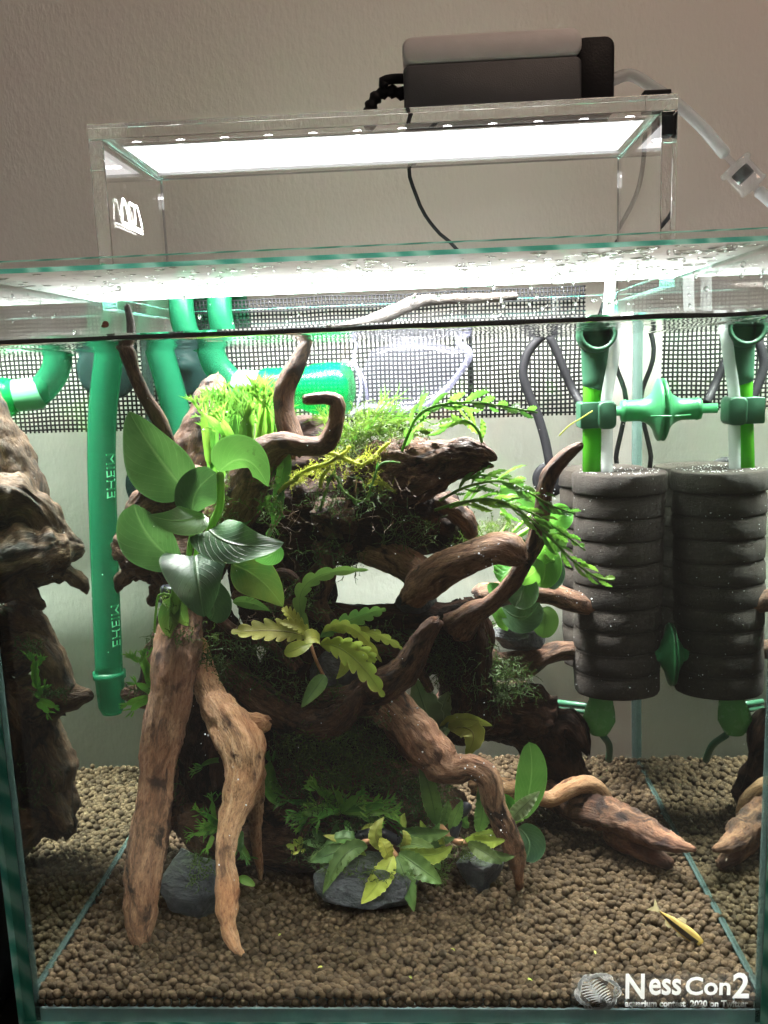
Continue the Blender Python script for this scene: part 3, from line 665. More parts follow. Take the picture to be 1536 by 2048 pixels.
# intake pipe, back left
IP = empty('filter_intake_pipe', tuple(wat(375, 1290, 27)), 'long translucent green filter intake pipe in the back left corner', 'pipe')
pi = [air(370, 575, 27), air(372, 640, 27)]
xa0, xa1 = wat(316, 690, 27), wat(360, 860, 27); dr = (xa1-xa0)/(xa1[2]-xa0[2])
top = xa0+dr*(2.6-xa0[2]); bot = xa0+dr*(-19.5-xa0[2]); bot[0] = xa0[0]+.2*(bot[0]-xa0[0])+.9
P0 = [np.array([top[0]-.2, 33.2, 1.5]), np.array([top[0]-.2, 32.6, 4.2]), np.array([top[0]-.15, 30.2, 5.1]), np.array([top[0]-.1, 27.9, 4.5]), top, xa0, xa1, (xa1+bot)/2+np.array([.1, 0, 0]), bot]
PRr = .84
C = catmull(P0, .5); mb = MB(); tube(mb, C, PRr, 28); mb.build('pipe', M['gpipe'], IP)
b2 = bot; mb = MB(); lathe(mb, [(PRr+.02, 0), (PRr+.16, .05), (PRr+.16, -.4), (PRr+.05, -.5), (PRr-.02, -2.2), (PRr-.25, -2.7), (.05, -2.75)][::-1], b2, (0, 0, 1), 28, closed=False); mb.build('strainer', M['gpipe'], IP)
def cup_back(x, z, R, parent, mat, y=29.9):
    mb = MB(); disc(mb, (x, y, z), (0, -1, 0), R); mb.build('suction_cup', mat, parent)
c1 = wat(385, 725, 29.5); cup_back(c1[0]-.5, -.9, 1.9, IP, M['cup'])
c2 = wat(315, 950, 29.5); cup_back(c2[0]-.2, -8.2, 1.9, IP, M['cup'])
# raised print on the left side of the pipe, read through the mirror of the side glass
def pipe_text(z0, z1):
    c = bpy.data.curves.new('t', 'FONT'); c.body = 'EHEIM'; o = bpy.data.objects.new('t', c); scene.collection.objects.link(o)
    me = bpy.data.meshes.new_from_object(o.evaluated_get(bpy.context.evaluated_depsgraph_get())); bpy.data.objects.remove(o)
    v = np.array([p.co[:] for p in me.vertices]); f = [tuple(p.vertices) for p in me.polygons]
    v[:, 0] = (v[:, 0]-v[:, 0].min())/(np.ptp(v[:, 0])); v[:, 1] = (v[:, 1]-v[:, 1].min())/np.ptp(v[:, 1])
    out = []
    for a, b, _ in v:
        z = z0+a*(z1-z0); i = int(np.argmin(np.abs(C[:, 2]-z))); cc = C[i]; h = .62
        y = (b-.5)*h; ang = math.radians(215)+y/PRr*-1
        out.append((cc[0]+math.cos(ang)*(PRr+.012), cc[1]+math.sin(ang)*(PRr+.012), z))
    mb = MB(); mb.add(out, f); mb.build('raised_print', M['pprint'], IP, smooth=False)
M['pprint'] = plastic('pale_green_print', (.25, .62, .40), .3, transl=.5)
pipe_text(-8.6, -5.9); pipe_text(-17.8, -15.2)
# outflow pipe with green barrel and clear flared nozzle
OP = empty('filter_outflow', tuple(wat(560, 780, 27)), 'green curved outflow pipe with clear flared nozzle below the surface', 'pipe')
C = catmull([(wat(420, 690, 27)[0]-1., 33.2, 1.5), (wat(420, 690, 27)[0]-1., 32.6, 4.2), (wat(420, 690, 27)[0]-1., 30.2, 5.1), (wat(420, 690, 27)[0]-.95, 27.9, 4.5), (wat(420, 690, 27)[0]-.9, 27, 2.5), (wat(420, 690, 27)[0]-.55, 27, .6)]+W([(415, 680, 27), (432, 730, 27), (470, 770, 27), (500, 775, 27)]), .35)
mb = MB(); tube(mb, C, .82, 28); mb.build('bent_pipe', M['gpipe'], OP)
def hor(pts, mat, name, seg=30):  # pts: (px,py,Y,halfheight px)
    C = [wat(*p[:3]) for p in pts]; R = [p[3]*psc(*p[:3]) for p in pts]
    mb = MB(); tube(mb, C, R, seg); return mb.build(name, mat, OP)
hor([(468, 772, 27, 31), (490, 772, 27, 32), (528, 774, 27, 32)], M['gpale'], 'pale_joint')
hor([(524, 776, 26.9, 37), (535, 776, 26.9, 40), (575, 776, 26.8, 40), (605, 777, 26.7, 41), (630, 778, 26.6, 50), (660, 778, 26.5, 53), (686, 779, 26.4, 53)], M['gclear'], 'clear_green_barrel')
# flared nozzle: open shell lofted between cross sections (half width in depth, top, bottom)
mb = MB(); secs = [(684, 721, 832, 1.6), (700, 722, 832, 1.5), (716, 740, 815, 1.2), (730, 735, 815, 1.3), (745, 700, 820, 1.6), (780, 688, 820, 2.2), (830, 680, 818, 3.0), (870, 684, 805, 3.4), (905, 695, 775, 3.6), (935, 700, 722, 3.8)]
SE = []
for px, pt, pb_, hy in secs:
    a, b = wat(px, pt, 26), wat(px, pb_, 26); c = (a+b)/2; hz = (a[2]-b[2])/2; ring = []
    for j in range(24):
        t = j*2*math.pi/24; q = 4.; cx1, cz1 = math.cos(t), math.sin(t)
        k = (abs(cx1)**q+abs(cz1)**q)**(-1/q); ring.append((c[0], 26+hy*cx1*k*.45, c[2]+hz*cz1*k))
    SE.append(ring)
SE = np.array(SE); n = len(SE)
mb.add(SE.reshape(-1, 3), [(i*24+j, i*24+(j+1) % 24, (i+1)*24+(j+1) % 24, (i+1)*24+j) for i in range(n-1) for j in range(24)]); nzl = mb.build('flared_nozzle', M['clearp'], OP)
for path, r in (([(700, 832, 25.4), (735, 815, 25.4), (800, 820, 25.2), (842, 816, 25.1), (870, 800, 25), (905, 765, 25), (935, 722, 24.9), (938, 702, 24.9), (915, 685, 25)], .20), ([(716, 680, 25.5), (708, 720, 25.5), (728, 760, 25.5), (735, 800, 25.5)], .1), ([(690, 722, 25.3), (712, 735, 25.3), (722, 775, 25.3), (712, 825, 25.3)], .09)):
    mb = MB(); tube(mb, catmull(W(path), .2), r, 10); mb.build('nozzle_rim', M['rim'], OP)
# ------------------------------------------------------------------ twin sponge filter
SF = empty('sponge_filter', (12.2, 20.5, -20.3), 'brown ribbed twin sponge filter with green fittings beside the right glass', 'filter')
def sponge(cx, cy_, zt, zb, R, n=10, lean=.0):
    prof = []; h = (zt-zb)/n
    prof.append((.0, zt)); prof.append((R*.6, zt)); prof.append((R*.95, zt-.02))
    for i in range(n):
        a = zt-i*h; k = 1. if i == 0 else .965-.004*i; prof += [(R*.975*k, a-.03*h), (R*.995*k, a-.09*h), (R*1.0*k, a-.45*h), (R*.995*k, a-.84*h), (R*.97*k, a-.91*h), (R*.90, a-.93*h), (R*.89, a-.965*h), (R*.93, a-.99*h)]
    prof = prof[:-4]; prof += [(R*.9, zb+.05), (R*.6, zb-.12), (0, zb-.12)]
    mb = MB(); lathe(mb, [(r, z) for r, z in prof][::-1], (cx, cy_, 0), (0, 0, 1), 56, closed=False)
    v = mb.v[0]
    for i in range(len(v)):
        k = .03*fbm(v[i]*.7)+.010*nz(*(v[i]*5)); d = v[i]-np.array([cx, cy_, v[i][2]]); v[i] += d*k; v[i][0] += lean*(v[i][2]-zt)
    return mb.build('sponge', M['sponge'], SF)
st = wat(1235, 955, 20.5); sb = wat(1215, 1378, 20.5)
SX = 12.35
sponge(SX+.05, 20.2, wat(1235, 942, 20.2)[2], sb[2], 2.5, lean=.012)
bx = wat(1190, 1000, 25.9); sponge(bx[0]+.35, 25.9, wat(1190, 934, 25.9)[2], wat(1190, 1325, 25.9)[2], 2.45)
def vt(pts, mat, name, seg=24, rpx=True, par=None):
    C = [wat(*p[:3]) for p in pts]; R = [p[3]*psc(*p[:3]) for p in pts]; mb = MB(); tube(mb, C, R, seg); return mb.build(name, mat, par or SF)
vt([(1186, 770, 21, 20), (1186, 800, 21, 20), (1184, 860, 20.8, 19), (1183, 945, 20.5, 18)], M['glime'], 'lift_pipe')
vt([(1190, 664, 21.2, 30), (1190, 700, 21.2, 28), (1190, 740, 21.1, 27), (1191, 758, 21, 26), (1191, 762, 21, 27), (1191, 772, 21, 25)], M['gdark'], 'upper_elbow')
ec = wat(1188, 672, 21.2); mb = MB(); lathe(mb, [(.95, 0), (1.0, .15), (1.0, 1.3), (.95, 1.35), (.8, 1.3), (.8, .2), (0, .1)], ec+np.array([0, -.1, 0]), (0.02, -1, .15), 28, closed=False); mb.build('elbow_mouth', M['gdark'], SF)
q0, q1 = wat(1157, 805, 20.4), wat(1195, 855, 20.4); q2 = wat(1228, 858, 20.4)
mb = MB(); rbox(mb, q0[0], q1[0], 19.6, 21.5, q1[2], q0[2], .1); rbox(mb, q1[0]-.1, q2[0], 19.45, 21.4, q2[2]+.05, q0[2]+.05, .3); mb.build('clamp', M['gdark'], SF)
def side_cup(px, py, Y, Rpx, px0, mat=M['gmid'], parent=SF, neck=22):
    c = wat(px, py, Y); s = psc(px, py, Y); R = Rpx*s; c[0] = 14.92; a = wat(px0, py, Y); L_ = c[0]-a[0]
    mb = MB(); lathe(mb, [(R, 0), (R*.985, .10), (R*.86, .2), (R*.66, .32), (R*.5, .5), (neck*s*1.12, .8), (neck*s*1.0, 1.05), (neck*s, L_*.82), (neck*s*1.08, L_*.84), (neck*s*.95, L_*.95), (neck*s*.45, L_*.97), (neck*s*.45, L_*1.35), (0, L_*1.35)], c, (-1, 0, 0), 36); mb.build('suction_cup', mat, parent)
side_cup(1310, 820, 22.6, 64, 1238)
mb = MB(); tube(mb, [np.array([14.0, 19.9, wat(1310, 832, 20)[2]]), np.array([14.9, 19.2, wat(1310, 832, 20)[2]])], .06, 6); mb.build('pull_tab', M['gmid'], SF)
cb = wat(1318, 1318, 18.2); mb = MB(); R_ = 66*psc(1318, 1318, 18.2)
lathe(mb, [(R_, 0), (R_*.97, .07), (R_*.6, .25), (R_*.3, .55), (.4, .6), (.4, 1.1), (0, 1.1)], (14.95, 19.2, cb[2]), (-1, 0, 0), 36); mb.build('suction_cup', M['gmid'], SF)
vt([(1202, 1375, 20.5, 25), (1202, 1400, 20.5, 24), (1200, 1420, 20.4, 30), (1198, 1440, 20.3, 33), (1198, 1462, 20.3, 22)], M['gbulb'], 'bulb_foot')
mb = MB(); a, b = wat(1110, 1404, 23), wat(1178, 1412, 21.5)
for dz in (.0, -.35): tube(mb, [a+np.array([0, 0, dz]), b+np.array([0, 0, dz])], .17, 8)
mb.build('cross_bar', M['gdark'], SF)
mb = MB(); tube(mb, catmull([wat(1205, 1470, 21), wat(1218, 1490, 22), wat(1218, 1520, 23)], .3), .2, 10); mb.build('lower_stub', M['brownp'] if 'brownp' in M else M['gdark'], SF)
# airline into the filter
AT = empty('airline_in_tank', tuple(wat(1215, 940, 20)), 'milky airline tube dropping straight into the sponge filter', 'tube')
zt0 = wat(1235, 670, 20.2)
C = catmull([air(1222, 540, 19.6), air(1214, 640, 19.8)]+[zt0]+W([(1225, 730, 20.2), (1213, 800, 20.2), (1214, 860, 20.0), (1214, 944, 19.8)]), .35)
mb = MB(); tube(mb, C, .30, 14); mb.build('hose', M['tube'], AT)
mb = MB()
lathe(mb, [(.0, .82), (.5, .76), (.95, .55), (1.22, .22), (1.3, .0)], tuple(np.array([zt0[0]-.6, 20.2, 0.])), (0, 0, 1), 32, closed=False)
bb = mb.build('surface_bubble', clear('thin_bubble', (1, 1, 1), 1.5, .02, scale=2.2)); tag(bb, 'big clear air bubble standing on the water over the sponge filter', 'bubble')
# black cable loop with its own suction cup
CB = empty('black_cable', tuple(wat(1110, 950, 28.5)), 'thick black cable looping below the surface in front of the net', 'cable')
C = catmull([np.array(wat(1095, 672, 28.5))+np.array([0, 0, .2])]+W([(1078, 678, 28.5), (1056, 705, 28.5), (1046, 745, 28.5), (1056, 785, 28.5), (1075, 830, 28.5), (1090, 880, 28.5), (1100, 930, 28.5)]), .3); mb = MB(); tube(mb, C, .28, 12); mb.build('cable', M['rubber'], CB)
C = catmull(W([(1098, 672, 28), (1112, 700, 28), (1130, 745, 28), (1145, 780, 28), (1165, 812, 27.5)]), .3); mb = MB(); tube(mb, C, .25, 12); mb.build('cable', M['rubber'], CB)
cc = wat(1102, 960, 29.3); mb = MB(); disc(mb, (cc[0], 29.9, cc[2]), (0, -1, 0), 1.1, dome=.3); mb.build('suction_cup', M['rubber'], CB)
# ================================================================== DRIFTWOOD
def branch(mb, pts, amp=.22, ridge=.16, seed=0., flat=1., seg=None, step=.15, last_air=False):
    Q = []
    for p in pts:
        if isinstance(p, dict): Q.append(p['v']); continue
        Q.append(np.append(wat(*p[:3]), p[3]*psc(*p[:3])))
    C = catmull(Q, step); R = np.maximum(C[:, 3], .05); mx = R.max()
    seg = seg or int(min(56, max(14, mx*30)))
    tube(mb, C[:, :3], R, seg, amp=amp, ridge=ridge, seed=seed, flat=flat)
    return C
def wood_obj(name, label, mat, brs, cat='driftwood', grp=None, **k):
    mb = MB()
    for i, b in enumerate(brs): branch(mb, b, seed=random.random()*20, **k)
    o = mb.build(name, M[mat]); tag(o, label, cat, grp); return o
G = 'driftwood pieces in the tank'
wood_obj('driftwood', 'long straight tan plank of driftwood leaning down at the left', 'plank', [[(372, 1150, 11.5, 26), (366, 1230, 10.8, 40), (355, 1290, 10, 47), (342, 1400, 8.6, 42), (326, 1480, 7.7, 40), (313, 1560, 7, 36), (306, 1620, 6.5, 37), (296, 1690, 6, 38), (287, 1760, 5.4, 38), (281, 1820, 5, 34), (280, 1870, 4.8, 24), (283, 1898, 4.6, 14)]], amp=.10, ridge=.2, flat=.62, seg=60, grp=G)
wood_obj('driftwood', 'forked orange tan root standing in front on the pellets', 'tan', [
 [(398, 1285, 12.2, 16), (408, 1340, 11, 24), (424, 1395, 9.6, 32), (455, 1445, 8.2, 44), (480, 1490, 7.2, 47), (487, 1540, 6.7, 42), (476, 1600, 6.2, 34), (458, 1660, 5.6, 24), (450, 1720, 5.2, 20), (455, 1775, 4.9, 25), (453, 1820, 4.6, 21), (457, 1860, 4.3, 16), (470, 1893, 4.1, 12), (486, 1912, 4., 6)],
 [(495, 1530, 7.4, 34), (510, 1590, 8.4, 22), (512, 1660, 9.8, 12), (514, 1700, 10.8, 10), (520, 1740, 11.8, 7), (521, 1762, 12.1, 3)],
 [(460, 1450, 8.5, 34), (500, 1450, 8.2, 30), (528, 1446, 8.4, 18)]], amp=.16, ridge=.2, grp=G)
wood_obj('driftwood', 'twisting brown root that drops onto pellets beside the small right stone', 'plank', [
 [(700, 1400, 11.5, 30), (770, 1405, 10.6, 42), (815, 1450, 10, 42), (855, 1500, 9.6, 42), (900, 1535, 9.3, 35), (945, 1535, 9, 25), (978, 1558, 8.8, 25), (988, 1610, 8.8, 24), (1008, 1655, 9.1, 25), (1030, 1705, 9.6, 21), (1036, 1740, 10.1, 13), (1040, 1785, 10.7, 6)]], amp=.2, ridge=.2, grp=G)
wood_obj('driftwood', 'reddish brown curved branch with its rounded tip pointing up at centre', 'red', [
 [(640, 1400, 11.6, 30), (700, 1400, 10.6, 32), (762, 1372, 9.8, 34), (812, 1338, 9.2, 31), (838, 1295, 8.9, 26), (856, 1265, 8.6, 22), (872, 1246, 8.4, 17)],
 [(440, 1330, 13, 30), (500, 1385, 12, 34), (560, 1430, 11.5, 38), (620, 1452, 11, 38), (670, 1445, 10.5, 33), (705, 1415, 10, 25), (724, 1380, 9.7, 12)]], amp=.2, ridge=.2, grp=G)
wood_obj('driftwood', 'dark branch rising into a square hook below the green nozzle', 'brown', [
 [(405, 1140, 14.5, 46), (450, 1050, 13.6, 48), (490, 975, 12.8, 44), (520, 915, 12.3, 34), (560, 888, 12, 24), (605, 893, 12, 20), (645, 890, 12, 20), (662, 872, 12, 21), (670, 850, 12, 18), (675, 822, 12, 17), (673, 803, 12, 16), (655, 797, 12, 13), (640, 797, 12, 12), (612, 800, 12, 11)],
 [(560, 890, 12.4, 24), (500, 960, 12.6, 28), (470, 1030, 13, 30)]], amp=.12, ridge=.12, grp=G)
ab = lambda px, py, Y, r: {'v': np.append(air(px, py, Y), r*asc(px, py, Y))}
wood_obj('driftwood', 'upright branch reaching the surface left of the clear nozzle', 'brown', [
 [(590, 900, 13.6, 26), (570, 830, 14, 22), (570, 780, 14.2, 21), (590, 735, 14.5, 20), (606, 700, 14.8, 15), (620, 672, 15, 8)]], amp=.12, ridge=.12, grp=G)
wood_obj('driftwood', 'grey branch tip lying above the waterline behind the glass lid', 'grey', [
 [ab(672, 660, 15, 8), ab(700, 651, 16, 10), ab(745, 640, 17.5, 12), ab(790, 622, 19, 14), ab(835, 604, 20.5, 13), ab(880, 600, 22, 10), ab(950, 597, 24, 10), ab(1030, 592, 26, 8)], [ab(815, 610, 20, 8), ab(826, 597, 20, 6), ab(831, 588, 20, 2)]], amp=.2, ridge=.1, grp=G)
wood_obj('driftwood', 'thin dark branch slanting down from the surface at upper left', 'red', [
 [(236, 694, 10.4, 6), (252, 700, 10.2, 16), (266, 742, 10.4, 15), (288, 790, 10.6, 14), (318, 840, 11, 16), (340, 900, 11.5, 16)]], amp=.12, ridge=.1, grp=G)
wood_obj('driftwood', 'pale twig tip poking above the waterline at far left', 'grey', [[ab(262, 672, 10.4, 8), ab(260, 640, 10.3, 7), ab(254, 612, 10.2, 6)]], amp=.2, ridge=.1, grp=G)
wood_obj('driftwood', 'dark massive driftwood stump forming the centre with a flat jagged arm on top', 'dark', [
 [(500, 1060, 16, 80), (590, 1040, 15.6, 92), (690, 1030, 15.4, 88), (790, 1020, 15.6, 92), (870, 1045, 16, 72), (925, 1060, 16.3, 42)],
 [(560, 960, 16, 62), (650, 950, 16, 70), (740, 960, 16, 70), (830, 950, 15.6, 60)],
 [(520, 1130, 15.5, 80), (570, 1200, 15, 88), (620, 1270, 15, 80), (640, 1330, 14.6, 88), (600, 1400, 14.6, 100), (600, 1480, 14.8, 110)],
 [(430, 1250, 14.2, 50), (450, 1340, 14, 70), (440, 1440, 14, 80), (440, 1560, 14, 80)],
 [(620, 1225, 14.6, 30), (700, 1232, 14.2, 26), (790, 1232, 14, 26), (870, 1232, 14, 28), (935, 1238, 13.6, 36)],
 [(690, 1330, 14.8, 75), (780, 1310, 15, 60), (860, 1290, 15.5, 50), (930, 1290, 15.5, 50)],
 [(930, 1225, 14.6, 42), (950, 1290, 15, 46), (930, 1350, 16, 62), (935, 1420, 17.5, 62)],
 [(660, 880, 16.5, 40), (610, 880, 16.5, 46), (560, 910, 16, 50)],
 [(690, 1440, 14, 70), (780, 1470, 14.4, 60), (850, 1500, 14.8, 50)]], amp=.26, ridge=.16, step=.22, grp=G)
wood_obj('driftwood', 'weathered splintered arm jutting right below the hanging fern leaves', 'red', [
 [(700, 985, 14.6, 50), (760, 955, 14.2, 68), (820, 935, 13.6, 58), (880, 918, 13, 42), (935, 908, 12.4, 30), (975, 912, 12, 16), (990, 916, 11.9, 7)],
 [(790, 960, 13.6, 50), (850, 955, 13.2, 44), (900, 935, 12.8, 34), (960, 930, 12.2, 12), (984, 932, 12, 5)],
 [(770, 915, 14, 16), (790, 895, 13.8, 11), (808, 882, 13.6, 5)], [(820, 915, 13.6, 20), (845, 892, 13.4, 12), (852, 880, 13.3, 5)]], amp=.24, ridge=.42, flat=.8, grp=G)
wood_obj('driftwood', 'thick smooth brown branch with a sawn blunt end right of centre', 'plank', [
 [(700, 1090, 15, 30), (750, 1100, 14.6, 34), (800, 1122, 14, 34), (845, 1155, 13, 36)],
 [(820, 1195, 12.4, 26), (850, 1165, 12.1, 38), (890, 1137, 11.6, 36), (945, 1112, 10.9, 32), (990, 1098, 10.3, 33), (1018, 1100, 10, 34), (1036, 1110, 9.8, 27)], [(985, 1095, 10.3, 24), (1006, 1076, 10.2, 16), (1014, 1068, 10.2, 8)]], amp=.14, ridge=.1, grp=G)
wood_obj('driftwood', 'slender dark branch sweeping up to the right in front of the sponge', 'brown', [
 [(915, 1255, 13, 36), (945, 1228, 12.6, 26), (985, 1205, 12.2, 20), (1025, 1165, 11.9, 18), (1050, 1120, 11.7, 18), (1072, 1078, 11.5, 19), (1085, 1020, 11.4, 17), (1090, 975, 11.3, 18), (1105, 940, 11.2, 18), (1135, 908, 11, 14), (1160, 891, 10.9, 9)]], amp=.12, ridge=.14, grp=G)
wood_obj('driftwood', 'big dark log lying low at the back under the sponge filter', 'dark', [
 [(850, 1450, 19, 50), (920, 1430, 19.6, 58), (1000, 1425, 20, 66), (1070, 1440, 20.4, 66), (1110, 1455, 20.4, 44), (1140, 1450, 20.2, 32), (1163, 1478, 19.8, 22), (1175, 1506, 19.6, 6)],
 [(1050, 1440, 20.4, 55), (1095, 1490, 20.8, 55), (1130, 1550, 21, 44), (1150, 1600, 21, 40)]], amp=.2, ridge=.16, step=.22, grp=G)
wood_obj('driftwood', 'short dark red branch stub crossing left of the sponge base', 'red', [
 [(950, 1320, 18, 34), (1000, 1330, 19, 30), (1050, 1328, 19.6, 28), (1090, 1312, 20, 24), (1125, 1300, 20.2, 20), (1160, 1300, 20.6, 18)]], amp=.2, ridge=.12, grp=G)
wood_obj('driftwood', 'horizontal brown branch running behind round leaves towards the sponge', 'brown', [
 [(960, 1190, 18, 24), (1040, 1185, 18.4, 26), (1090, 1186, 18.6, 24), (1140, 1200, 18.8, 22), (1190, 1215, 19, 20)]], amp=.14, ridge=.12, grp=G)
wood_obj('driftwood', 'tan hooked root reaching right and curling down to the pellets', 'tan', [
 [(960, 1575, 13.6, 28), (1010, 1578, 14.6, 24), (1060, 1590, 15.6, 17), (1100, 1600, 16.2, 18), (1135, 1580, 16.6, 19), (1175, 1570, 17, 20), (1203, 1588, 17.4, 18), (1218, 1615, 17.8, 13), (1217, 1642, 18.4, 4)]], amp=.16, ridge=.2, grp=G)
wood_obj('driftwood', 'grey brown log lying on the pellets against the right glass', 'brown', [
 [(1090, 1585, 19.4, 30), (1150, 1612, 17.6, 33), (1210, 1630, 15.8, 34), (1265, 1648, 14.2, 33), (1320, 1676, 12.4, 24), (1360, 1692, 11.4, 15), (1389, 1699, 10.9, 6)],
 [(1230, 1670, 16, 28), (1290, 1702, 14, 22), (1340, 1728, 12.8, 13)]], amp=.2, ridge=.24, grp=G)
wood_obj('driftwood', 'knobbly reddish burl sticking out left towards the glass', 'red', [
 [(390, 1110, 14.4, 70), (340, 1110, 14.6, 66), (300, 1098, 15, 60), (268, 1092, 15.6, 46), (248, 1092, 16, 28)],
 [(300, 1130, 15, 34), (262, 1140, 15.6, 22), (240, 1165, 16, 13), (235, 1183, 16, 5)],
 [(350, 1150, 14.4, 50), (320, 1182, 14.6, 26), (300, 1206, 14.8, 8)],
 [(410, 1000, 15.5, 66), (350, 985, 15.4, 60), (305, 1000, 15.4, 44), (272, 1050, 15.6, 38), (262, 1080, 15.6, 36)]], amp=.34, ridge=.2, grp=G)
wood_obj('driftwood', 'brown driftwood end rising behind the upright ferns at left', 'red', [
 [(432, 762, 19, 22), (425, 790, 18.8, 34), (408, 850, 18.4, 40), (380, 920, 18, 46), (350, 985, 17.4, 46), (390, 1060, 16.5, 50)]], amp=.26, ridge=.12, grp=G)
wood_obj('driftwood', 'brown stub and trunk low on the left with small ferns on it', 'red', [
 [(380, 1400, 15.5, 60), (320, 1390, 15.4, 40), (275, 1388, 15.4, 24), (250, 1388, 15.4, 12)], [(390, 1290, 15.8, 60), (345, 1290, 15.6, 44), (315, 1330, 15.4, 36), (300, 1400, 15.4, 30)], [(380, 1215, 15.8, 50), (330, 1262, 15.8, 24), (306, 1310, 15.6, 18)], [(400, 1420, 16, 66), (372, 1540, 15.8, 62), (352, 1640, 15.4, 44)], [(430, 1500, 15, 50), (350, 1590, 14.8, 30), (318, 1650, 14.6, 18)]], amp=.2, ridge=.12, grp=G)
wood_obj('driftwood', 'mossy reddish brown driftwood slope at the foot of the centre', 'red', [
 [(520, 1560, 14.6, 90), (620, 1560, 14, 100), (720, 1580, 13.6, 100), (820, 1600, 13.4, 80), (900, 1620, 13.6, 50)],
 [(400, 1640, 14.4, 60), (480, 1660, 14, 80), (580, 1670, 13.6, 70), (700, 1670, 13.2, 60), (800, 1690, 13, 50)]], amp=.2, ridge=.12, step=.22, grp=G)
wood_obj('driftwood', 'reddish rounded knob standing out of the dark stump', 'red', [[(700, 1040, 15, 40), (672, 1035, 13.6, 42), (650, 1032, 12.9, 36), (640, 1030, 12.6, 22)]], amp=.35, ridge=.3, grp=G)
for lab, pts in (('thin dark root curving down below the reddish knob', [(700, 1090, 14, 12), (640, 1130, 13.2, 11), (590, 1190, 12.8, 12), (560, 1260, 12.6, 10), (600, 1330, 12.2, 9)]),
                 ('thin root crossing over the hollow left of the rosette', [(430, 1230, 12.2, 10), (480, 1270, 12, 12), (540, 1290, 12, 10), (590, 1340, 11.8, 9)]),
                 ('stubby root tip sprinkled with pearly bubbles left of the arch', [(540, 1150, 13, 10), (570, 1146, 12.4, 9), (592, 1158, 12.2, 8), (600, 1176, 12.2, 4)]),
                 ('thin crooked root behind the curved reddish branch', [(700, 1330, 13, 14), (770, 1300, 13, 12), (830, 1330, 13.4, 12), (860, 1380, 14, 10)]),
                 ('gnarled thin root winding down the mossy slope', [(620, 1450, 12, 12), (600, 1520, 11.2, 10), (640, 1580, 10.6, 9), (620, 1640, 10.2, 8), (590, 1700, 10, 6)]),
                 ('thin root crossing the mossy slope to the right', [(690, 1440, 11.6, 12), (740, 1490, 11, 11), (780, 1560, 10.8, 9), (770, 1620, 10.8, 7), (800, 1680, 10.6, 5)]),
                 ('bent twig behind the yellow green rosette', [(470, 1190, 13, 12), (520, 1215, 12.4, 11), (590, 1210, 12.4, 9), (650, 1240, 12.4, 10), (720, 1250, 12.6, 8)]),
                 ('knotty root left of the oval opening', [(640, 1090, 13.4, 20), (655, 1150, 12.8, 18), (640, 1210, 12.6, 16), (680, 1270, 12.4, 16)]),
                 ('short snag under the splintered arm', [(880, 1000, 14, 20), (930, 1035, 14, 22), (945, 1070, 14, 14)])):
    wood_obj('driftwood', lab, 'red', [pts], amp=.2, ridge=.25, grp=G)
# ================================================================== STONES
def stone(label, px, py, Y, rx, ry, rz, mat, seed, cuts=22, tilt=0.):
    c = wat(px, py, Y); v, f = IV.copy(), IF.copy()
    # subdivide twice for facets
    vv = [tuple(x) for x in v]; ff = f
    for _ in range(2):
        cch = {}; g = []
        def mid(a, b):
            k = (min(a, b), max(a, b))
            if k not in cch:
                p = np.array(vv[a])+np.array(vv[b]); vv.append(tuple(p/np.linalg.norm(p))); cch[k] = len(vv)-1
            return cch[k]
        for a, b, d in ff:
            x, y, z = mid(a, b), mid(b, d), mid(d, a); g += [(a, x, z), (b, y, x), (d, z, y), (x, y, z)]
        ff = g
    v = np.array(vv); rs = np.random.RandomState(seed)
    for k in range(cuts):
        n = rs.normal(size=3); n /= np.linalg.norm(n); d = rs.uniform(.62, .9); s = v@n; m = s > d; v[m] -= np.outer(s[m]-d, n)
    v = v*np.array([rx, ry, rz]); a = math.radians(tilt); ca, sa = math.cos(a), math.sin(a)
    v = np.stack([v[:, 0]*ca-v[:, 2]*sa, v[:, 1], v[:, 0]*sa+v[:, 2]*ca], 1)
    for i in range(len(v)): v[i] *= 1+.07*fbm(v[i]*.9+seed)+.05*abs(nz(*(v[i]*2.2+seed)))+.02*nz(*(v[i]*6+seed))
    mb = MB(); mb.add(v+c, ff); o = mb.build('stone', M[mat], smooth=False); tag(o, label, 'stone', 'slate stones'); return o
stone('dark slate stone partly hidden behind the forked root at left', 388, 1768, 8.4, 2.1, 1.4, 1.9, 'stone', 3, tilt=18)
stone('largest grey slate stone lying front centre under wavy leaves', 745, 1768, 8.6, 2.75, 1.8, 1.6, 'stone', 5, tilt=-6)
stone('small angular grey slate stone beside the twisting root', 962, 1735, 11.3, 1.5, 1.2, 1.35, 'stone', 11, tilt=-10)
stone('grey stone wedged on wood behind the round leaves at right', 1035, 1275, 19, 1.6, 1.2, .85, 'stone', 21, tilt=-8)
stone('dark stone behind the grey one under the round leaves', 1062, 1245, 20.2, 1.0, .8, 1.0, 'stone2', 23, tilt=20)
stone('black rough stone under the yellow green rosette at centre', 680, 1345, 11.6, 1.9, 1.3, 1.2, 'stone2', 31)
stone('rounded dark stone in the hollow beneath the thick smooth branch', 830, 1205, 14.4, 1.1, 1.2, .95, 'stone2', 33, cuts=2)
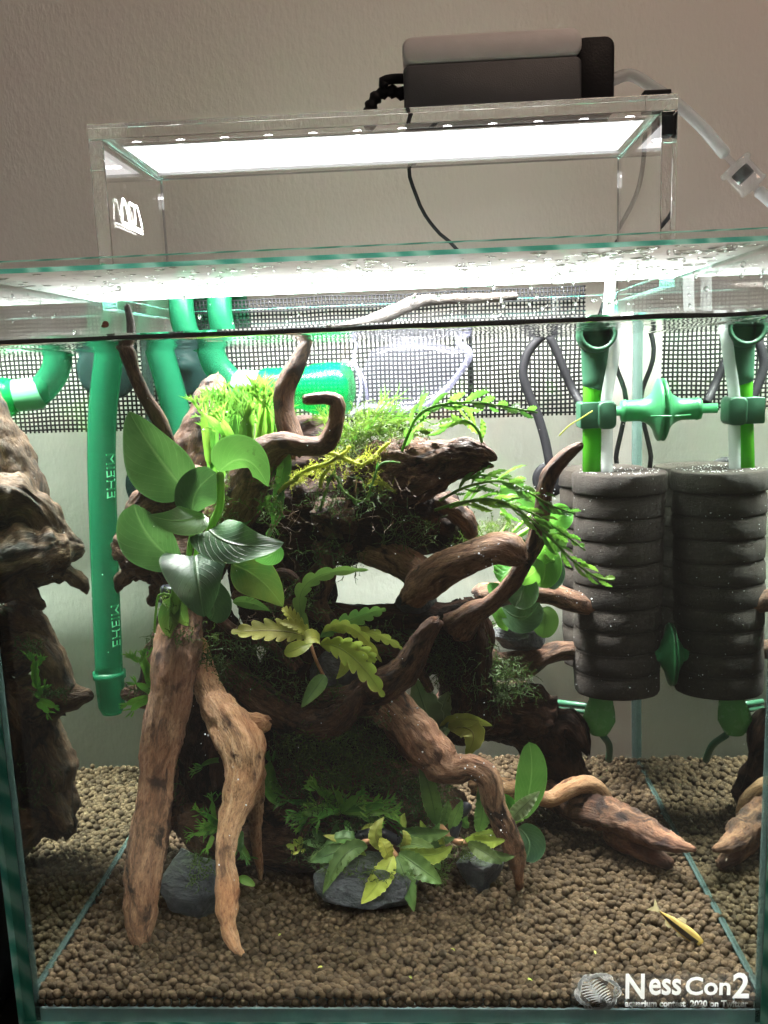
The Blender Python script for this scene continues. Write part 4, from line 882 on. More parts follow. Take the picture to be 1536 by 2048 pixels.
# ================================================================== PLANTS
def prof(kind, s):
    if kind == 'ovate': return math.sin(math.pi*min(1, s**.72))**.75*(1-.25*s)*1.08
    if kind == 'heart': return (math.sin(math.pi*min(1, (s*.93+.07)**.55))**.62)*(1-.2*s)*1.1
    if kind == 'round': return math.sin(math.pi*min(1, s**1.05))**.5
    if kind == 'lance': return math.sin(math.pi*min(1, s**.85))**.8
    if kind == 'strap': return min(1, (s/.12)**.6)*min(1, ((1-s)/.25)**.7) if 0 < s < 1 else 0
    if kind == 'lobed': return (math.sin(math.pi*min(1, s**.8))**.6)*(.52+.48*abs(math.sin(s*math.pi*6.5))**.6)
    if kind == 'spoon': return math.sin(math.pi*min(1, s**1.6))**.6
    return 1
def leaf_geo(mb, P3, hw, kind, roll=0., fold=.12, wave=0., wn=7, nl=22, nwid=6, view=None, slant=0., curl=0., mi=0, ph=0., ruf=0.):
    """blade along the three points, half width hw; roll turns it about its own midrib"""
    a, m, b = [np.array(p, float) for p in P3]; c = 2*m-.5*(a+b)
    S = np.linspace(0, 1, nl); C = np.array([(1-s)**2*a+2*s*(1-s)*c+s*s*b for s in S]); T = np.gradient(C, axis=0); T /= np.linalg.norm(T, axis=1)[:, None]+1e-9
    V = []; UV = []; rnd = random.random(); ph = ph or random.uniform(0, 6)
    for i, s in enumerate(S):
        vd = view; l = np.cross(T[i], vd); l /= np.linalg.norm(l)+1e-9; nn = np.cross(l, T[i]); nn /= np.linalg.norm(nn)+1e-9   # nn ~ towards/away viewer
        if nn@vd > 0: nn = -nn
        r = math.radians(roll); l2 = l*math.cos(r)+nn*math.sin(r); n2 = nn*math.cos(r)-l*math.sin(r)
        wdt = hw*max(prof(kind, s), .0)*(1+ruf*math.sin(wn*4*math.pi*s+ph)+ruf*.7*math.sin(wn*9.3*s+2*ph))
        for j in range(-nwid, nwid+1):
            u = j/nwid; w1 = wdt*u
            if slant: sl = slant*abs(u)*wdt
            else: sl = 0
            lift = abs(u)**1.3*fold*wdt*2 - (u*u)*curl*wdt
            wv = wave*hw*(abs(u)**2)*math.sin(wn*2*math.pi*s+ph+(math.pi*.6 if u > 0 else 0))*min(1, s*5)*min(1, (1-s)*5)
            V.append(C[i]+l2*w1+n2*(lift+wv)+T[i]*sl+.02*hw*nn*nz(s*4+ph, u*2)); UV.append((u, s, rnd))
    k = 2*nwid+1; f = [(i*k+j, i*k+j+1, (i+1)*k+j+1, (i+1)*k+j) for i in range(nl-1) for j in range(k-1)]
    mb.add(V, f, UV, mi)
def leaf(parent, mat, pts, hw, kind='ovate', name='leaf', **k):
    P3 = W(pts); s = psc(*pts[1]); vd = vdir(pts[1][0], pts[1][1]); mb = MB()
    if k.get('roll'): hw = hw/max(.45, math.cos(math.radians(k['roll'])))
    leaf_geo(mb, P3, hw*s, kind, view=vd, **k); return mb.build(name, M[mat], parent)
def stem(parent, pts, rpx, mat='stem', name='stem'):
    Q = catmull([np.append(wat(*p[:3]), rpx*psc(*p[:3])) for p in pts], .2); mb = MB(); tube(mb, Q[:, :3], Q[:, 3], 8); return mb.build(name, M[mat], parent)
# --- big broad leaved plant on the plank
A = empty('broad_leaf_plant', tuple(wat(372, 1235, 9.6)), 'large broad leaved green plant tied to the top of the plank', 'plant')
stem(A, [(385, 1170, 10, 0), (420, 1060, 9.5, 0), (440, 1010, 9.2, 0), (440, 948, 8.8, 0)], 8)
stem(A, [(375, 1165, 10, 0), (378, 1110, 9.6, 0), (388, 1050, 9.4, 0)], 6); stem(A, [(388, 1160, 10, 0), (392, 1110, 10, 0), (400, 1060, 9.6, 0), (392, 1026, 9.6, 0)], 5)
stem(A, [(398, 1150, 10, 0), (420, 1120, 9.4, 0), (440, 1095, 9, 0)], 8); stem(A, [(350, 1240, 10, 0), (352, 1190, 9.6, 0), (362, 1160, 9.4, 0)], 11)
stem(A, [(340, 1190, 9.4, 0), (318, 1190, 9.4, 0), (311, 1230, 9.6, 0), (309, 1265, 9.8, 0)], 2.5)
leaf(A, 'anubias', [(378, 988, 10.4), (310, 905, 9.6), (258, 822, 9.4)], 62, 'ovate', roll=-22, fold=.26, wave=.04, wn=2)
leaf(A, 'anubias', [(360, 1128, 10.2), (300, 1075, 9.8), (268, 1008, 9.4)], 50, 'round', roll=-24, fold=.24, wave=.05, wn=2)
leaf(A, 'anubias', [(388, 1028, 9.6), (392, 985, 9.2), (432, 945, 9.6)], 42, 'round', roll=10, fold=.1)
leaf(A, 'anubias_light', [(438, 944, 9.2), (492, 920, 8.4), (536, 974, 7.8)], 40, 'ovate', roll=38, fold=-.05, curl=.25)
leaf(A, 'anubias_light', [(405, 1026, 9.4), (360, 1042, 8.2), (296, 1030, 8.2)], 32, 'ovate', roll=30, fold=.15, curl=.3)
leaf(A, 'anubias', [(390, 1112, 9.4), (396, 1165, 7.8), (408, 1234, 7.4)], 64, 'heart', roll=8, fold=.18, wave=.04, wn=2)
leaf(A, 'anubias', [(418, 1060, 9), (478, 1090, 7.8), (568, 1085, 8)], 46, 'heart', roll=-24, fold=.05, wave=.10, wn=1.5, ph=1.)
leaf(A, 'anubias_light', [(560, 1090, 8.2), (538, 1112, 8.), (508, 1118, 8)], 26, 'ovate', roll=-18, fold=-.1, curl=.2)
leaf(A, 'anubias_yellow', [(462, 1128, 9.4), (520, 1160, 8.6), (566, 1214, 8.6)], 44, 'ovate', roll=8, fold=.06)
leaf(A, 'anubias', [(390, 1150, 10.4), (425, 1205, 10), (420, 1240, 9.8)], 36, 'round', roll=-10)
leaf(A, 'anubias_yellow', [(360, 1200, 10), (338, 1235, 9.6), (340, 1275, 9.6)], 26, 'ovate', roll=-20, fold=.1)
leaf(A, 'anubias_yellow', [(352, 1180, 10), (362, 1225, 9.6), (376, 1252, 9.8)], 18, 'ovate', roll=30)
leaf(A, 'anubias', [(395, 1140, 10), (415, 1110, 9.7), (430, 1085, 9.6)], 16, 'ovate', roll=50)
leaf(A, 'anubias_light', [(465, 1205, 9.8), (500, 1205, 9.5), (540, 1222, 9.3)], 12, 'lance', roll=20)
mb = MB(); lathe(mb, [(1.0, 0), (1.08, .12), (1.08, .8), (1.0, .9)], wat(362, 1212, 11.2)+np.array([0, .3, 0]), (0.1, .1, 1), 24); mb.build('rubber_tie', M['tie'], A)
# --- fern blades with forked tips
def forked(mb, base, tip, hw, vd, spread=.5, nf=5, lf=.45, roll=0.):
    a, b = np.array(base), np.array(tip); m = (a+b)/2+np.random.normal(size=3)*.08*np.linalg.norm(b-a); 
    leaf_geo(mb, (a, m, b), hw, 'strap', roll=roll, wave=.25, wn=3, nl=12, nwid=3, view=vd)
    d = (b-a)/np.linalg.norm(b-a); l = np.cross(d, vd); l /= np.linalg.norm(l); L_ = np.linalg.norm(b-a)*lf
    for k in range(nf):
        an = (k/(nf-1)-.5)*2*spread+random.gauss(0, .12) if nf > 1 else 0
        dd = d*math.cos(an)+l*math.sin(an)+np.random.normal(size=3)*.12; st_ = b-d*L_*.2+l*math.sin(an)*hw*.8; LL = L_*random.uniform(.6, 1.1)
        e = st_+dd*LL; mm = (st_+e)/2+l*math.sin(an)*LL*.12
        leaf_geo(mb, (st_, mm, e), hw*.27, 'lance', wave=.2, nl=7, nwid=2, view=vd, roll=random.uniform(-40, 40))
        if LL > .6:
            for q in (-1, 1):
                s2 = st_+dd*LL*.5; leaf_geo(mb, (s2, s2+(dd+q*l*.5)*LL*.2, s2+(dd+q*l*.75)*LL*.42), hw*.22, 'lance', nl=5, nwid=1, view=vd)
def fern(label, mats, blades, root, name='forked_fern', grp='forked ferns on the driftwood'):
    F_ = empty(name, tuple(wat(*root)), label, 'fern', grp)
    for bl in blades:
        (bx_, by_, tx, ty, Y, hw) = bl[:6]; mb = MB(); s = psc(tx, ty, Y)
        forked(mb, wat(bx_, by_, Y+.4), wat(tx, ty, Y-.3), hw*s, vdir(tx, ty), nf=random.choice((4, 5, 6)), lf=bl[6] if len(bl) > 6 else .35, spread=random.uniform(.35, .6))
        mb.build('frond', M[random.choice(mats)], F_)
bl = []
for i in range(26):
    x = 420+i*5.4; bl.append((x+random.uniform(-8, 8), 965-random.uniform(0, 40), x+random.uniform(-16, 22), random.uniform(800, 860)-(14 if 490 < x < 530 else 0), random.uniform(14.5, 17), random.uniform(5, 9), .42))
bl += [(455, 950, 452, 840, 14.5, 9), (500, 930, 505, 795, 15, 12, .3), (530, 930, 533, 805, 15, 13, .3), (476, 900, 440, 835, 13.5, 8, .6), (450, 870, 405, 826, 13.6, 7, .5), (490, 890, 488, 790, 15.5, 11, .25), (560, 900, 556, 845, 15.5, 9)]
fern('tall bright green forked fern clump standing at upper left behind the big leaves', ('fern', 'fern_bright'), bl, (490, 960, 15))
fern('small forked fern sprig on the left stub above the dark stone', ('fern_bright',), [(300, 1375, 275, 1320, 12.8, 8, .5), (305, 1390, 268, 1365, 12.8, 7, .4), (298, 1395, 250, 1410, 12.6, 7, .5), (310, 1370, 288, 1312, 13, 7, .5), (300, 1400, 262, 1422, 12.4, 6, .5)], (305, 1390, 13))
fern('fern tuft hanging off the plank over the left stone', ('fern', 'fern_bright'), [(440, 1650, 405+random.uniform(-15, 15), 1640+random.uniform(-20, 40), 8.4, 5, .5) for _ in range(9)]+[(430, 1660, 385, 1668, 8, 4, .5), (425, 1670, 412, 1700, 8, 5, .5), (430, 1640, 425, 1600, 8.4, 5, .5)], (435, 1655, 8.6))
fern('small forked fern between the front root and the mossy slope', ('fern',), [(560, 1590, 540, 1520, 10.4, 12, .3), (560, 1600, 530, 1570, 10.4, 9, .4), (480, 1660, 480, 1705, 9, 8, .6), (475, 1680, 498, 1720, 9, 7, .5), (400, 1550, 430, 1500, 13, 8, .5), (470, 1530, 400, 1535, 12, 5, .4)], (555, 1600, 11))
bl = []
for i in range(20):
    a = random.uniform(-.2, 3.4); L_ = random.uniform(45, 95); bl.append((680, 1620, 680+L_*math.cos(a)*1.05, 1625-L_*math.sin(a)*.55+random.uniform(-10, 25), random.uniform(9.4, 10.6), random.uniform(6, 9), .45))
bl += [(670, 1610, 590, 1630, 10.4, 9, .35), (665, 1615, 600, 1650, 10.2, 8, .35), (700, 1630, 765, 1615, 10.2, 7, .5), (650, 1600, 570, 1600, 10.8, 6, .4), (690, 1640, 700, 1680, 10, 6, .4)]
fern('low bright fern clump in the middle of the mossy slope', ('fern', 'fern_bright', 'fern_bright'), bl, (680, 1630, 11.5))
fern('dark fern blades hanging down left of the reddish knob', ('fern',), [(560, 900, 545, 1010, 12.8, 14, .3), (555, 960, 545, 1060, 12.8, 11, .25), (545, 990, 480, 1060, 12.6, 7, .4), (570, 860, 520, 990, 12.9, 8, .3)], (560, 900, 13))
fern('thin backlit fern sprigs growing over the top of the stump', ('fern', 'fern_bright', 'moss'), [(700+random.uniform(-30, 60), 880, 640+random.uniform(0, 200), 818+random.uniform(0, 45), 15+random.uniform(-1, 2), random.uniform(3, 6), .6) for _ in range(20)], (720, 890, 15))
fern('small fern sprig on the dark stump beside the arch at lower right', ('fern',), [(970, 1300, 975, 1255, 16, 6, .5), (965, 1300, 950, 1280, 16, 6, .5), (900, 1300, 880, 1285, 15, 6, .5)], (965, 1305, 16))
# --- trailing feathery stems, upper right
def trailing(label, path, hwpx, nleaf, Lpx, mat, tip=None, dens=1.):
    S_ = empty('trailing_fern', tuple(wat(*path[0])), label, 'plant', 'trailing feathery stems')
    Q = catmull(W(path), .12); mb = MB(); n = len(Q); tube(mb, Q, [.085*(1-.5*i/n) for i in range(n)], 6); mb.build('stem', M['fern'], S_)
    T, _, _ = frames(Q); vd = vdir(*path[len(path)//2][:2]); s = psc(*path[len(path)//2])
    mb = MB()
    for k in range(nleaf):
        t = .12+.86*k/nleaf; i = min(n-1, int(t*n)); d = T[i]; l = np.cross(d, vd); l /= np.linalg.norm(l); sd = 1 if k % 2 else -1
        L_ = Lpx*1.25*s*(.4+.9*math.sin(math.pi*min(1, .25+.7*t)))*random.uniform(.5, 1.3)
        dd = d*.95+l*sd*random.uniform(.08, .38)+np.random.normal(size=3)*.08
        leaf_geo(mb, (Q[i], Q[i]+dd*L_*.55+l*sd*.1*L_, Q[i]+dd*L_), hwpx*s*random.uniform(.45, .95), 'lance', wave=.5, wn=5, ruf=.16, roll=random.uniform(-50, 50), nl=16, nwid=2, view=vd)
    mb.build('leaflets', M[mat], S_)
trailing('long feathery stem trailing down over the sponge to its pale tip', [(870, 1020, 13, ), (930, 1003, 12.4), (1000, 1005, 11.6), (1050, 1030, 11), (1100, 1075, 10.4), (1150, 1125, 10), (1195, 1155, 9.8), (1228, 1160, 9.6)], 6, 26, 38, 'fern_bright')
trailing('feathery stem crossing just below the splintered arm to the right', [(880, 1000, 13), (930, 975, 12.4), (990, 962, 11.8), (1040, 975, 11.2), (1100, 1010, 10.8), (1150, 1028, 10.4)], 6, 20, 34, 'fern')
trailing('feathery stem arching towards the net at upper right', [(795, 930, 13), (812, 880, 12.6), (838, 830, 12.2), (880, 810, 11.8), (940, 805, 11.4), (1000, 812, 11), (1075, 825, 10.6)], 9, 20, 34, 'fern')
trailing('short feathery sprig rising from the tip of the splintered arm', [(965, 890, 12.2), (955, 860, 12.2), (925, 840, 12), (880, 855, 12)], 7, 9, 32, 'fern_bright')
trailing('middle feathery stem spreading before the slender dark branch', [(900, 1015, 12.8), (960, 998, 12), (1020, 1008, 11.4), (1080, 1035, 10.9), (1130, 1070, 10.5), (1170, 1100, 10.3)], 6, 18, 30, 'fern_bright')
trailing('little leafy sprig pointing right below the splinters', [(930, 960, 12.5), (955, 950, 12.4), (985, 952, 12.3), (1020, 958, 12.2), (1050, 963, 12.2)], 7, 9, 24, 'fern')
trailing('yellow green sprig lying before the green barrel', [(700, 900, 15), (740, 860, 14.8), (770, 850, 14.6), (830, 860, 14.4), (860, 865, 14.4)], 5, 14, 26, 'moss')
trailing('curly strand of fern crossing the moss on the stump', [(640, 1020, 12.5), (665, 950, 12.4), (690, 985, 12), (730, 1000, 11.9), (760, 930, 12), (800, 925, 12.4)], 4, 14, 14, 'fern')
# --- yellow green lobed rosette
Y_ = empty('lobed_leaf_plant', tuple(wat(640, 1310, 10.6)), 'yellow green plant with deeply lobed leaves at the centre', 'plant')
for mat, pts, hw, kind, kw in (
 ('yellow', [(612, 1275, 9.8), (560, 1262, 9), (462, 1264, 8.6)], 24, 'lobed', dict(roll=25, fold=.05)),
 ('buce', [(620, 1270, 10.4), (612, 1170, 10), (738, 1140, 9.2)], 16, 'lobed', dict(roll=10)),
 ('buce', [(640, 1275, 10.2), (700, 1240, 9.6), (772, 1218, 9)], 18, 'lobed', dict(roll=20)),
 ('yellow', [(645, 1265, 9.9), (700, 1255, 9), (764, 1325, 8.2)], 13, 'lobed', dict(roll=25)),
 ('yellow', [(660, 1260, 9.9), (740, 1265, 9), (805, 1298, 8.6)], 12, 'lobed', dict(roll=35)),
 ('buce_y', [(640, 1290, 9.6), (700, 1310, 8.2), (768, 1394, 7.6)], 25, 'lobed', dict(roll=8)),
 ('yellow', [(640, 1290, 9.6), (700, 1295, 8.6), (752, 1322, 8.2)], 22, 'lobed', dict(roll=30)),
 ('buce_y', [(628, 1282, 9.4), (600, 1295, 8.6), (568, 1308, 8.4)], 15, 'spoon', dict(roll=15)),
 ('yellow', [(640, 1280, 9.4), (625, 1275, 8.4), (608, 1282, 8.2)], 15, 'round', dict(roll=35)),
 ('yellow', [(612, 1268, 10), (590, 1240, 9.6), (565, 1216, 9.6)], 13, 'lobed', dict(roll=35)),
 ('buce', [(650, 1350, 9.4), (632, 1375, 8.8), (602, 1416, 8.4)], 16, 'lance', dict(roll=5, wave=.1)),
 ('buce_y', [(690, 1300, 9), (692, 1330, 8.5), (672, 1358, 8.3)], 11, 'lance', dict(roll=20)),
 ('yellow', [(620, 1275, 9.8), (600, 1255, 9.2), (560, 1245, 9)], 12, 'lobed', dict(roll=30))):
    leaf(Y_, mat, pts, hw, kind, nl=40 if kind == 'lobed' else 20, slant=.9 if kind == 'lobed' else 0, **{**dict(wave=.05), **kw})
stem(Y_, [(620, 1285, 10, 0), (632, 1320, 9.6, 0), (652, 1362, 9.6, 0)], 3.5, 'rhiz')
# --- wavy leaved plants
def buce(label, root, leaves, rhiz=None, tie=None):
    B_ = empty('wavy_leaf_plant', tuple(wat(*root)), label, 'plant', 'wavy leaved plants')
    for mat, pts, hw, kw in leaves: leaf(B_, mat, pts, hw*.92, 'lance', **{**dict(wave=.09, wn=6, fold=.16, nl=44, ruf=.05), **kw})
    if rhiz: stem(B_, rhiz, 7, 'rhiz', 'rhizome')
    if tie: stem(B_, tie, 11, 'tie', 'rubber_tie')
buce('olive wavy leaved plant fanning out over the largest stone', (770, 1700, 8.6), [
 ('buce', [(735, 1695, 8.4), (690, 1710, 7.8), (645, 1790, 7.4)], 20, dict(roll=8)),
 ('buce', [(715, 1690, 9), (670, 1705, 8.6), (620, 1725, 8.4)], 21, dict(roll=15)),
 ('buce_y', [(786, 1710, 8), (760, 1760, 7.4), (722, 1808, 7.1)], 24, dict(roll=5)),
 ('buce', [(794, 1712, 8.2), (812, 1760, 7.6), (828, 1824, 7.4)], 20, dict(roll=0)),
 ('buce', [(798, 1705, 8.4), (840, 1735, 7.8), (884, 1768, 7.6)], 25, dict(roll=10)),
 ('buce_y', [(800, 1700, 8.6), (860, 1710, 8), (905, 1690, 7.8)], 18, dict(roll=28)),
 ('buce', [(800, 1662, 9.2), (850, 1668, 8.8), (900, 1662, 8.6)], 17, dict(roll=22)),
 ('yellow', [(768, 1700, 8.6), (752, 1670, 8.4), (768, 1634, 8.8)], 15, dict(roll=-20)),
 ('buce_y', [(780, 1722, 8), (770, 1695, 7.8), (762, 1675, 8.2)], 15, dict(roll=20)),
 ('yellow', [(705, 1685, 9), (680, 1680, 8.8), (645, 1670, 8.8)], 9, dict(roll=30)),
 ('yellow', [(800, 1700, 8.8), (812, 1680, 8.6), (805, 1660, 8.8)], 10, dict(roll=30)),
 ('yellow', [(760, 1660, 9.4), (740, 1656, 9.2), (722, 1662, 9.2)], 9, dict(roll=10)),
 ('buce_y', [(715, 1700, 8.8), (722, 1712, 8.6), (728, 1722, 8.6)], 12, dict(roll=10)),
 ('buce', [(730, 1690, 9), (690, 1676, 8.8), (648, 1690, 8.7)], 14, dict(roll=30)),
 ('buce', [(790, 1690, 8.9), (835, 1690, 8.6), (880, 1712, 8.4)], 15, dict(roll=-15)),
 ('yellow', [(812, 1655, 9.2), (806, 1640, 9.2), (810, 1626, 9.3)], 7, dict(roll=0))],
 rhiz=[(700, 1712, 8.6, 0), (722, 1688, 8.6, 0), (760, 1680, 8.8, 0), (792, 1712, 8.4, 0)], tie=[(715, 1672, 8.9, 0), (760, 1666, 8.8, 0), (796, 1682, 8.9, 0)])
buce('olive wavy leaved plant on the small right stone beside the root', (940, 1690, 9.8), [
 ('buce', [(872, 1650, 10), (862, 1590, 9.6), (838, 1514, 9.6)], 20, dict(roll=-10)),
 ('buce', [(955, 1665, 9.6), (965, 1620, 9.2), (958, 1558, 9.4)], 18, dict(roll=12)),
 ('buce', [(935, 1685, 9.4), (970, 1705, 8.8), (1005, 1728, 8.6)], 17, dict(roll=10)),
 ('buce_y', [(930, 1680, 9.6), (970, 1682, 9), (1012, 1680, 8.8)], 15, dict(roll=30)),
 ('buce', [(900, 1660, 10), (912, 1630, 9.8), (925, 1600, 9.8)], 13, dict(roll=15)),
 ('buce', [(885, 1655, 10.1), (892, 1625, 9.9), (896, 1600, 9.9)], 11, dict(roll=30)),
 ('buce', [(965, 1700, 9.4), (1000, 1712, 9), (1030, 1712, 8.8)], 11, dict(roll=25)),
 ('buce_y', [(880, 1660, 9.8), (885, 1680, 9.4), (890, 1700, 9.2)], 7, dict(roll=50)),
 ('yellow', [(940, 1670, 9.8), (985, 1665, 9.4), (1000, 1640, 9.6)], 12, dict(roll=30)),
 ('anubias_light', [(938, 1655, 10.2), (930, 1645, 10.1), (935, 1632, 10.1)], 9, dict(wave=0))],
 rhiz=[(880, 1652, 10, 0), (910, 1682, 9.8, 0), (950, 1684, 9.6, 0)], tie=[(935, 1610, 10.6, 0), (915, 1645, 10.2, 0), (903, 1680, 9.9, 0)])
buce('pale scalloped leaf plant lying across the hooked root', (1010, 1650, 11), [('grey_leaf', [(1020, 1640, 11), (1045, 1615, 10.8), (1080, 1582, 10.8)], 18, dict(roll=0, wave=.2, wn=8))])
buce('grey green leaf rosette growing behind the twisting root', (868, 1470, 15), [
 ('grey_leaf', [(862, 1475, 15), (850, 1420, 14.6), (828, 1356, 15)], 36, dict(roll=10, wn=4)),
 ('grey_leaf', [(866, 1470, 15), (880, 1430, 14.8), (898, 1382, 15)], 26, dict(roll=-12, wn=4)),
 ('yellow', [(880, 1456, 14.8), (925, 1438, 14), (985, 1452, 13.6)], 15, dict(roll=25, wn=3)),
 ('yellow', [(895, 1455, 14.6), (945, 1465, 13.6), (930, 1515, 13.4)], 26, dict(roll=-5, wn=4)),
 ('grey_leaf', [(868, 1475, 14.8), (885, 1465, 14.6), (905, 1450, 14.6)], 10, dict(roll=20))])
buce('dim olive leaves in shade left of the grey rosette', (800, 1290, 14.6), [('buce', [(840, 1290, 14.6), (815, 1265, 14.4), (790, 1250, 14.4)], 15, dict(roll=20)), ('buce', [(850, 1275, 14.6), (845, 1255, 14.4), (825, 1245, 14.4)], 12, dict(roll=20)), ('buce', [(860, 1290, 14.8), (830, 1285, 14.6), (800, 1285, 14.5)], 12, dict(roll=40))])
buce('small dense wavy leaves tucked between the two stones', (860, 1720, 9.6), [(random.choice(('buce', 'buce', 'buce_y')), [(860+random.uniform(-12, 12), 1690, 9.8), (860+c*.55, 1690+d*.5, 9.4), (860+c, 1690+d, 9.3)], random.uniform(9, 14), dict(roll=random.uniform(-25, 25))) for c, d in ((-50, -20), (-40, 30), (-15, 48), (20, 50), (45, 25), (50, -15), (20, -45), (-20, -50))])
buce('small wavy leaves spreading low under the fern clump', (650, 1700, 10), [(random.choice(('buce', 'buce', 'yellow')), [(665+random.uniform(-12, 12), 1690, 10), (665+c*.55, 1690+d*.5, 9.7), (665+c, 1690+d, 9.6)], random.uniform(8, 12), dict(roll=random.uniform(-25, 25))) for c, d in ((-60, -6), (-50, 34), (-25, 50), (10, 46), (-40, -34), (10, -45))])
# --- spoon leaves by the hooked root
SP = empty('spoon_leaf_plant', tuple(wat(1040, 1640, 12.6)), 'plant with two smooth spoon shaped green leaves beside the hooked root', 'plant')
leaf(SP, 'anubias_light', [(1040, 1640, 12.2), (1062, 1560, 11.6), (1058, 1484, 11.6)], 31, 'round', roll=6, fold=.08)
leaf(SP, 'anubias', [(1036, 1655, 12.4), (1058, 1685, 12), (1050, 1722, 11.8)], 34, 'round', roll=10)
leaf(SP, 'lime', [(1030, 1640, 12.8), (1015, 1605, 12.8), (1002, 1590, 12.8)], 14, 'ovate', roll=20)
stem(SP, [(1020, 1660, 12.8, 0), (1032, 1645, 12.6, 0), (1045, 1640, 12.2, 0)], 3)
# --- backlit round leaved plant
R_ = empty('round_leaf_plant', tuple(wat(1030, 1230, 17.5)), 'bright backlit round leaved plant left of the sponge filter', 'plant')
for mat, pts, hw, kind, kw in (
 ('lime', [(1075, 1010, 19), (1030, 990, 18.5), (1008, 1000, 18.5)], 26, 'round', dict(roll=20)),
 ('lime', [(1095, 1060, 18), (1118, 1035, 17.6), (1138, 1015, 17.6)], 28, 'round', dict(roll=0)),
 ('anubias_light', [(1090, 1050, 18), (1105, 1080, 17.6), (1128, 1062, 17.4)], 24, 'round', dict(roll=25)),
 ('lime', [(1060, 1130, 17.4), (1085, 1100, 17), (1105, 1075, 17)], 26, 'round', dict(roll=10)),
 ('lime', [(1070, 1095, 17.6), (1090, 1130, 17), (1080, 1175, 17)], 34, 'round', dict(roll=0)),
 ('anubias', [(1080, 1110, 17.8), (1105, 1140, 17.4), (1100, 1178, 17.4)], 26, 'round', dict(roll=15)),
 ('lime', [(1040, 1120, 17), (1020, 1140, 16.4), (1000, 1165, 16.2)], 30, 'round', dict(roll=25, wave=.15)),
 ('anubias', [(1050, 1150, 16.8), (1045, 1185, 16.4), (1030, 1215, 16.2)], 34, 'round', dict(roll=15)),
 ('lime', [(1035, 1165, 16.6), (1060, 1150, 16.2), (1072, 1140, 16.2)], 20, 'round', dict(roll=35)),
 ('anubias', [(1005, 1215, 17), (1045, 1235, 16.4), (1078, 1205, 16.4)], 30, 'round', dict(roll=15)),
 ('olive', [(1085, 1215, 17.6), (1090, 1240, 17.4), (1086, 1276, 17.4)], 28, 'round', dict(roll=5)),
 ('lime', [(990, 1215, 17), (1000, 1235, 16.8), (1015, 1262, 16.8)], 12, 'strap', dict(roll=0)),
 ('anubias_light', [(1010, 1190, 16.6), (990, 1180, 16.3), (980, 1165, 16.3)], 14, 'round', dict(roll=20)),
 ('lime', [(1100, 1130, 17.6), (1112, 1150, 17.4), (1110, 1170, 17.4)], 16, 'round', dict(roll=20)),
 ('anubias', [(1035, 1100, 17.8), (1040, 1090, 17.6), (1055, 1090, 17.6)], 14, 'round', dict(roll=20))):
    leaf(R_, mat, pts, hw, kind, **kw)
for pts, r in (([(965, 1100, 17, 0), (1005, 1065, 17, 0), (1018, 1045, 17, 0), (1012, 1030, 17, 0), (1002, 1026, 17, 0)], 5), ([(1000, 1090, 17.4, 0), (1030, 1060, 17.6, 0), (1060, 1030, 18, 0)], 4), ([(980, 1110, 17.4, 0), (1040, 1070, 17.4, 0), (1070, 1050, 17.6, 0)], 6), ([(1085, 1095, 17.2, 0), (1095, 1115, 17, 0), (1112, 1122, 17, 0)], 4), ([(1000, 1180, 17, 0), (1020, 1160, 17, 0), (1050, 1150, 16.9, 0)], 4)): stem(R_, pts, r)
SG = empty('sprig', tuple(wat(595, 1700, 10)), 'tiny bright round leaved sprig below the low fern clump', 'plant')
for a, b in ((575, 1690), (590, 1678), (602, 1672), (585, 1706), (598, 1690), (612, 1705)): leaf(SG, 'buce_y', [(600, 1700, 10), ((a+600)/2, (b+1700)/2, 9.9), (a-3, b, 9.8)], 6, 'spoon')
FL = empty('seedling', tuple(wat(495, 1770, 9.4)), 'single small bright leaf seedling on pellets behind the front root', 'plant')
leaf(FL, 'fern_bright', [(478, 1758, 9.3), (490, 1760, 9.2), (510, 1772, 9.1)], 9, 'round'); leaf(FL, 'fern_bright', [(475, 1765, 9.3), (470, 1755, 9.2), (462, 1748, 9.1)], 5, 'round')
# ------------------------------------------------------------------ moss (nobody could count the strands)
def moss(label, cat_y, spots, n, L_, mat, leafy=True, up=.2, fr=.5):
    mb_v = []; mb_f = []; c = 0
    V = []; Fq = []
    for _ in range(n):
        px, py, Y, rx, ry = random.choice(spots); a = random.uniform(0, 6.28); r = math.sqrt(random.random())
        p = wat(px+rx*r*math.cos(a), py+ry*r*math.sin(a), Y+random.uniform(-.9, .5)); d = np.random.normal(size=3); d[1] -= .4; d[2] += up; d /= np.linalg.norm(d)
        k = random.randint(5, 9); st_ = L_*random.uniform(.5, 1.3)/k
        for i in range(k):
            q = p+d*st_; w_ = .022*(1-i/k)+.008; s = np.cross(d, np.random.normal(size=3)); s /= np.linalg.norm(s)
            b0 = len(V); V += [p-s*w_, p+s*w_, q+s*w_*.8, q-s*w_*.8]; Fq.append((b0, b0+1, b0+2, b0+3))
            if leafy:
                for sd in (-1, 1):
                    b0 = len(V); e = q+(d*.7+s*sd)*st_*fr*random.uniform(.6, 1.2); V += [q-d*.03, q+d*.03, e]; Fq.append((b0, b0+1, b0+2))
            p = q; d = d+np.random.normal(size=3)*.35; d /= np.linalg.norm(d)
    mb = MB(); mb.add(V, Fq); o = mb.build('moss', M[mat]); tag(o, label, 'moss', kind='stuff'); return o
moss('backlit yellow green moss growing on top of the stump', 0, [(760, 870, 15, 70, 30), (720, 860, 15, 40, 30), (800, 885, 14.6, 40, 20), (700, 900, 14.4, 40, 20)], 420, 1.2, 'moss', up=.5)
moss('bright yellow moss strands lining the ridges of the stump', 0, [(620, 945, 13.6, 40, 8), (670, 920, 13.6, 20, 14), (740, 915, 13.4, 24, 14), (760, 970, 13.4, 26, 10), (700, 940, 13.6, 60, 26), (590, 960, 13.6, 18, 8)], 320, .6, 'moss_y', up=0., fr=.8)
